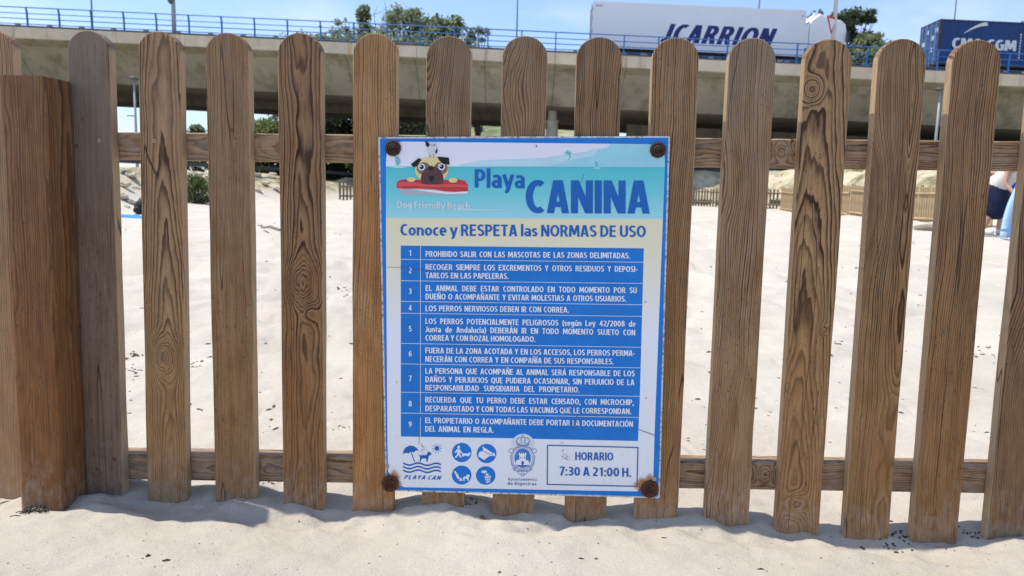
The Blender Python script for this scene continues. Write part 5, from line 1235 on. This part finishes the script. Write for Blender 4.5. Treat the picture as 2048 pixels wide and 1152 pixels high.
# ------------------------------------------------------------------ parked cars in the shade under the bridge
def car(px, Y, colr, label):
    p = at(px, 380, Y); z = gz(p[0], Y); root = empty('parked_car', (p[0], Y, z)); tag(root, label, 'car', 'cars parked in the shade under the bridge')
    s = [(-2.1, .35), (-2.1, .85), (-1.9, 1.0), (-1.5, 1.05), (-.8, 1.5), (.6, 1.52), (1.2, 1.08), (2.0, .9), (2.15, .6), (2.15, .35)]
    V = []; F = []; P_ = len(s)
    for (yy, k_) in ((-.85, .93), (-.80, 1), (.80, 1), (.85, .93)):
        for (a, h) in s: V.append((p[0] + a * k_, Y + yy * (1 if h < 1.1 else .82), z + h))
    for j in range(3):
        for q in range(P_): F.append((j * P_ + q, j * P_ + (q + 1) % P_, (j + 1) * P_ + (q + 1) % P_, (j + 1) * P_ + q))
    F += [tuple(range(P_)), tuple(3 * P_ + q for q in range(P_))[::-1]]
    MB().add(V, F).build('body', paint('car_paint', colr, .3, .05), root)
    for (a, b) in ((-1.25, -.15), (-.05, .95)): 
        MB().add([(p[0] + a, Y - .872, z + 1.08), (p[0] + b, Y - .872, z + 1.08), (p[0] + b - .25, Y - .75, z + 1.42), (p[0] + a + .35, Y - .75, z + 1.42)], [(0, 1, 2, 3)]).build('window', M_glass, root)
    for a in (-1.3, 1.35):
        n = 16; V = [(p[0] + a + .32 * cos(2 * PI * k / n), Y + q, z + .32 + .32 * sin(2 * PI * k / n)) for q in (-.88, -.6) for k in range(n)]
        MB().add(V, [tuple(range(n)), tuple(n + k for k in range(n))] + [(k, n + k, n + (k + 1) % n, (k + 1) % n) for k in range(n)]).build('wheel', M_tyre, root)
car(1590, 52, (.05, .12, .30), 'blue parked car under the bridge just below the top rail at the twelfth picket')
car(1730, 51, (.02, .025, .035), 'black parked car under the bridge showing between two right pickets')
car(1850, 50.5, (.015, .02, .05), 'dark navy parked car under the bridge behind the right lamp post')

# ------------------------------------------------------------------ people and beach things
def skin_body(name, nodes, edges, m, parent, sub=2, loc=None):
    me = bpy.data.meshes.new(name); me.from_pydata([n[:3] for n in nodes], edges, []); o = link(bpy.data.objects.new(name, me), None)
    sk = o.modifiers.new('skin', 'SKIN'); sk.use_smooth_shade = True
    for i, n in enumerate(nodes): me.skin_vertices[0].data[i].radius = (n[3], n[4] if len(n) > 4 else n[3])
    me.skin_vertices[0].data[0].use_root = True
    ss = o.modifiers.new('sub', 'SUBSURF'); ss.levels = sub; ss.render_levels = sub
    bpy.context.view_layer.update(); dg = bpy.context.evaluated_depsgraph_get(); m2 = bpy.data.meshes.new_from_object(o.evaluated_get(dg)); o.modifiers.clear(); o.data = m2; m2.materials.clear(); m2.materials.append(m)
    m2.polygons.foreach_set('use_smooth', [True] * len(m2.polygons)); o.parent = parent
    return o
M_skin = paint('skin', (.50, .28, .19), .55, .05, 3, .4); 
def bending_person(px, py, label, top, bottom, hair, flip=1, rz=0, hand=None, group=None):
    p = ong(px, py); p[0] -= .05; root = empty('person', p, rz); tag(root, label, 'person')
    # x = the way the body faces; pose: bent forward at the hips, one arm reaching down
    N = [(-.10, 0, .90, .15, .17),           # 0 pelvis
         (.02, 0, 1.06, .135, .155), (.16, 0, 1.20, .135, .17), (.28, 0, 1.29, .10, .17), (.37, 0, 1.31, .055), (.43, 0, 1.30, .055),  # 1-5 spine, neck
         (.50, 0, 1.26, .088, .085), (.55, 0, 1.20, .07, .07),     # 6,7 head, jaw
         (-.09, .10, .84, .105), (.0, .12, .48, .065), (-.06, .12, .10, .042), (.03, .13, .035, .035), (.13, .14, .025, .026),   # 8-12 left leg
         (-.11, -.10, .84, .105), (-.06, -.12, .48, .065), (-.16, -.13, .10, .042), (-.07, -.135, .035, .035), (.03, -.14, .025, .026),  # 13-17
         (.26, .19, 1.26, .060), (.33, .24, 1.00, .044), (.52, .20, .80, .032), (.58, .19, .75, .034, .024),   # 18-21 left arm
         (.24, -.19, 1.26, .060), (.24, -.23, .98, .045), (.42, -.20, .80, .033), (.49, -.19, .755, .034, .024)]  # 22-25 right arm
    E = [(0, 1), (1, 2), (2, 3), (3, 4), (4, 5), (5, 6), (6, 7), (0, 8), (8, 9), (9, 10), (10, 11), (11, 12), (0, 13), (13, 14), (14, 15), (15, 16), (16, 17), (3, 18), (18, 19), (19, 20), (20, 21), (3, 22), (22, 23), (23, 24), (24, 25)]
    for hnd, sy in ((21, 1), (25, -1)):
        hx, hy, hz = N[hnd][:3]
        for q in range(4):
            b = len(N); oy = (q - 1.5) * .017; L = (.9, 1.05, 1., .8)[q]; N += [(hx + .03, hy + oy, hz - .02, .0085), (hx + .055 * L, hy + oy, hz - .05 * L, .0075), (hx + .05 * L, hy + oy, hz - .08 * L, .0065)]; E += [(hnd, b), (b, b + 1), (b + 1, b + 2)]
        b = len(N); N += [(hx + .005, hy - sy * .035, hz - .01, .009), (hx + .03, hy - sy * .045, hz - .035, .008)]; E += [(hnd, b), (b, b + 1)]
    skin_body('body', N, E, M_skin, root)
    # tank top
    skin_body('shirt', [(-.16, 0, .86, .19, .21), (-.04, 0, 1.0, .19, .21), (.05, 0, 1.09, .19, .20), (.16, 0, 1.20, .17, .19), (.27, .0, 1.27, .13, .18), (.32, .10, 1.29, .07), (.32, -.10, 1.29, .07)], [(0, 1), (1, 2), (2, 3), (3, 4), (4, 5), (4, 6)], top, root)
    skin_body('skirt', [(-.09, 0, 1.02, .19, .19), (-.11, 0, .90, .225, .225), (-.09, 0, .76, .25, .25), (-.07, 0, .55, .24, .24), (-.08, 0, .27, .22, .22)], [(0, 1), (1, 2), (2, 3), (3, 4)], bottom, root)
    for sx, q in ((-.06, .12), (-.16, -.13)):
        skin_body('shoe', [(sx - .03, q, .055, .075, .07), (sx + .07, q, .05, .07, .07), (sx + .20, q + .005, .04, .055, .06)], [(0, 1), (1, 2)], M_shoe, root)
    skin_body('hair', [(.46, 0, 1.345, .085, .085), (.50, 0, 1.31, .088, .096), (.53, .05, 1.22, .045), (.50, -.07, 1.20, .05), (.50, -.08, 1.10, .04), (.53, .07, 1.10, .035)], [(0, 1), (1, 2), (1, 3), (3, 4), (2, 5)], hair, root)
    # eyes, nose and ears on the down-turned face
    mb = MB(); mb.ball((.583, .03, 1.235), .012, 8, 6); mb.ball((.583, -.03, 1.235), .012, 8, 6); o = mb.build('eyes', M_dk, root, True, local=True)
    MB().ball((.605, 0, 1.21), (.016, .012, .02), 8, 6).build('nose', M_skin, root, True, local=True)
    MB().ball((.587, 0, 1.17), (.012, .024, .007), 8, 6).build('mouth', M_red, root, True, local=True)
    return root
M_shoe = paint('white_canvas', (.72, .70, .66), .7, .05); M_top = paint('cream_cotton', (.70, .64, .58), .85, .12, 12, .2, .004); M_nv = paint('navy_cloth', (.012, .018, .045), .85, .3, 10, .2, .004); M_hair = paint('auburn_hair', (.14, .025, .03), .5, .4, 40); M_roy = paint('royal_blue_cloth', (.02, .05, .42), .8, .2); M_hair2 = paint('brown_hair', (.05, .03, .02), .5, .4, 40)
bending_person(1997, 470, 'person in a cream tank top and navy skirt bending over a pale blue board', M_top, M_nv, M_hair, rz=-1.2)
bending_person(2012, 452, 'person in royal blue top bending behind the one in the navy skirt', M_roy, M_nv, M_hair2, rz=PI * .95)
# pale blue board held on edge
p = ong(2002, 478); bd = empty('paddle_board', p); tag(bd, 'pale blue board held upright on its edge by the bending person', 'paddle board')
V = []; K = 18
for (yy) in (-.05, .05):
    for i in range(K + 1):
        q = i / K; z_ = .02 + .98 * q; x_ = -.02 + .22 * q ** 2.2; V.append((p[0] + x_ - .02, p[1] + yy - .1, p[2] + z_))
    for i in range(K + 1):
        q = 1 - i / K; z_ = .02 + .98 * q; x_ = .85 + .1 * q; V.append((p[0] + x_, p[1] + yy + .35, p[2] + z_))
n_ = 2 * (K + 1); MB().add(V, [tuple(range(n_)), tuple(n_ + k for k in range(n_))[::-1]] + [(k, (k + 1) % n_, n_ + (k + 1) % n_, n_ + k) for k in range(n_)]).build('deck', paint('board_blue', (.22, .42, .68), .4, .08, 3), bd)
V = []
mb = MB(); mb.tube([(p[0] - .03 + .22 * (i / K) ** 2.2, p[1] - .1, p[2] + .02 + .98 * i / K) for i in range(K + 1)], .055, 8); mb.build('edge', paint('board_edge_blue', (.40, .58, .82), .35, .05), bd, True)
# boardwalk planks at their feet
p0_ = ong(1972, 470); M_plank = paint('grey_boardwalk', (.26, .22, .19), .85, .3, 4)
bw = empty('boardwalk', p0_); tag(bw, 'weathered boardwalk planks under the bending person', 'boardwalk')
for i in range(13):
    x = p0_[0] - .55 + i * .30; MB().box((x, p0_[1] - .9, p0_[2] - .07), (x + .27, p0_[1] + .9, p0_[2] - .005 + random.uniform(-.008, .008))).build('plank', M_plank, bw)
MB().box((p0_[0] - .6, p0_[1] - .96, p0_[2] - .22), (p0_[0] + 3.4, p0_[1] - .905, p0_[2] - .02)).build('edge_beam', M_plank, bw)
a_, b_ = ong(1828, 458), ong(1900, 464); mb = MB(); mb.tube([a_ + [0, 0, .03], (a_ + b_) / 2 + [0, 0, .07], b_ + [0.2, 0, .03]], [.05, .09, .08], 8)
tag(mb.build('driftwood_log', paint('driftwood_log', (.33, .27, .2), .85, .3, 5)), 'pale half buried timber on the sand left of the boardwalk', 'log')
# towel and bag at the left
p = ong(258, 432); t_w = MB(); K = 8; V = []
for i in range(K + 1):
    for j in range(5):
        x = p[0] - .2 + .75 * i / K; y = p[1] - .25 + .6 * j / 4; V.append((x, y, gz(x, y) + .02 + .01 * sin(i * 2.1 + j)))
F = [(i * 5 + j, i * 5 + j + 1, (i + 1) * 5 + j + 1, (i + 1) * 5 + j) for i in range(K) for j in range(4)]
o = MB().add(V, F).build('beach_towel', paint('towel_blue', (.06, .28, .72), .9, .1, 8), None, True); o.modifiers.new('s', 'SOLIDIFY').thickness = .012
tag(o, 'bright blue towel spread on the sand below the bank at the left', 'towel')
p = ong(282, 430); bg_ = empty('backpack', p); tag(bg_, 'black backpack standing on the blue towel beside the third picket', 'backpack'); M_blk = paint('black_nylon', (.012, .012, .014), .7, .2)
MB().ball((p[0], p[1], p[2] + .15), (.13, .11, .17), 12, 9, .04).build('bag', M_blk, bg_, True); MB().ball((p[0] - .03, p[1] - .09, p[2] + .10), (.09, .05, .08), 10, 7, .04).build('pocket', M_blk, bg_, True); MB().tube([(p[0] - .04, p[1], p[2] + .3), (p[0], p[1], p[2] + .36), (p[0] + .04, p[1], p[2] + .3)], .012, 6).build('handle', M_blk, bg_, True)
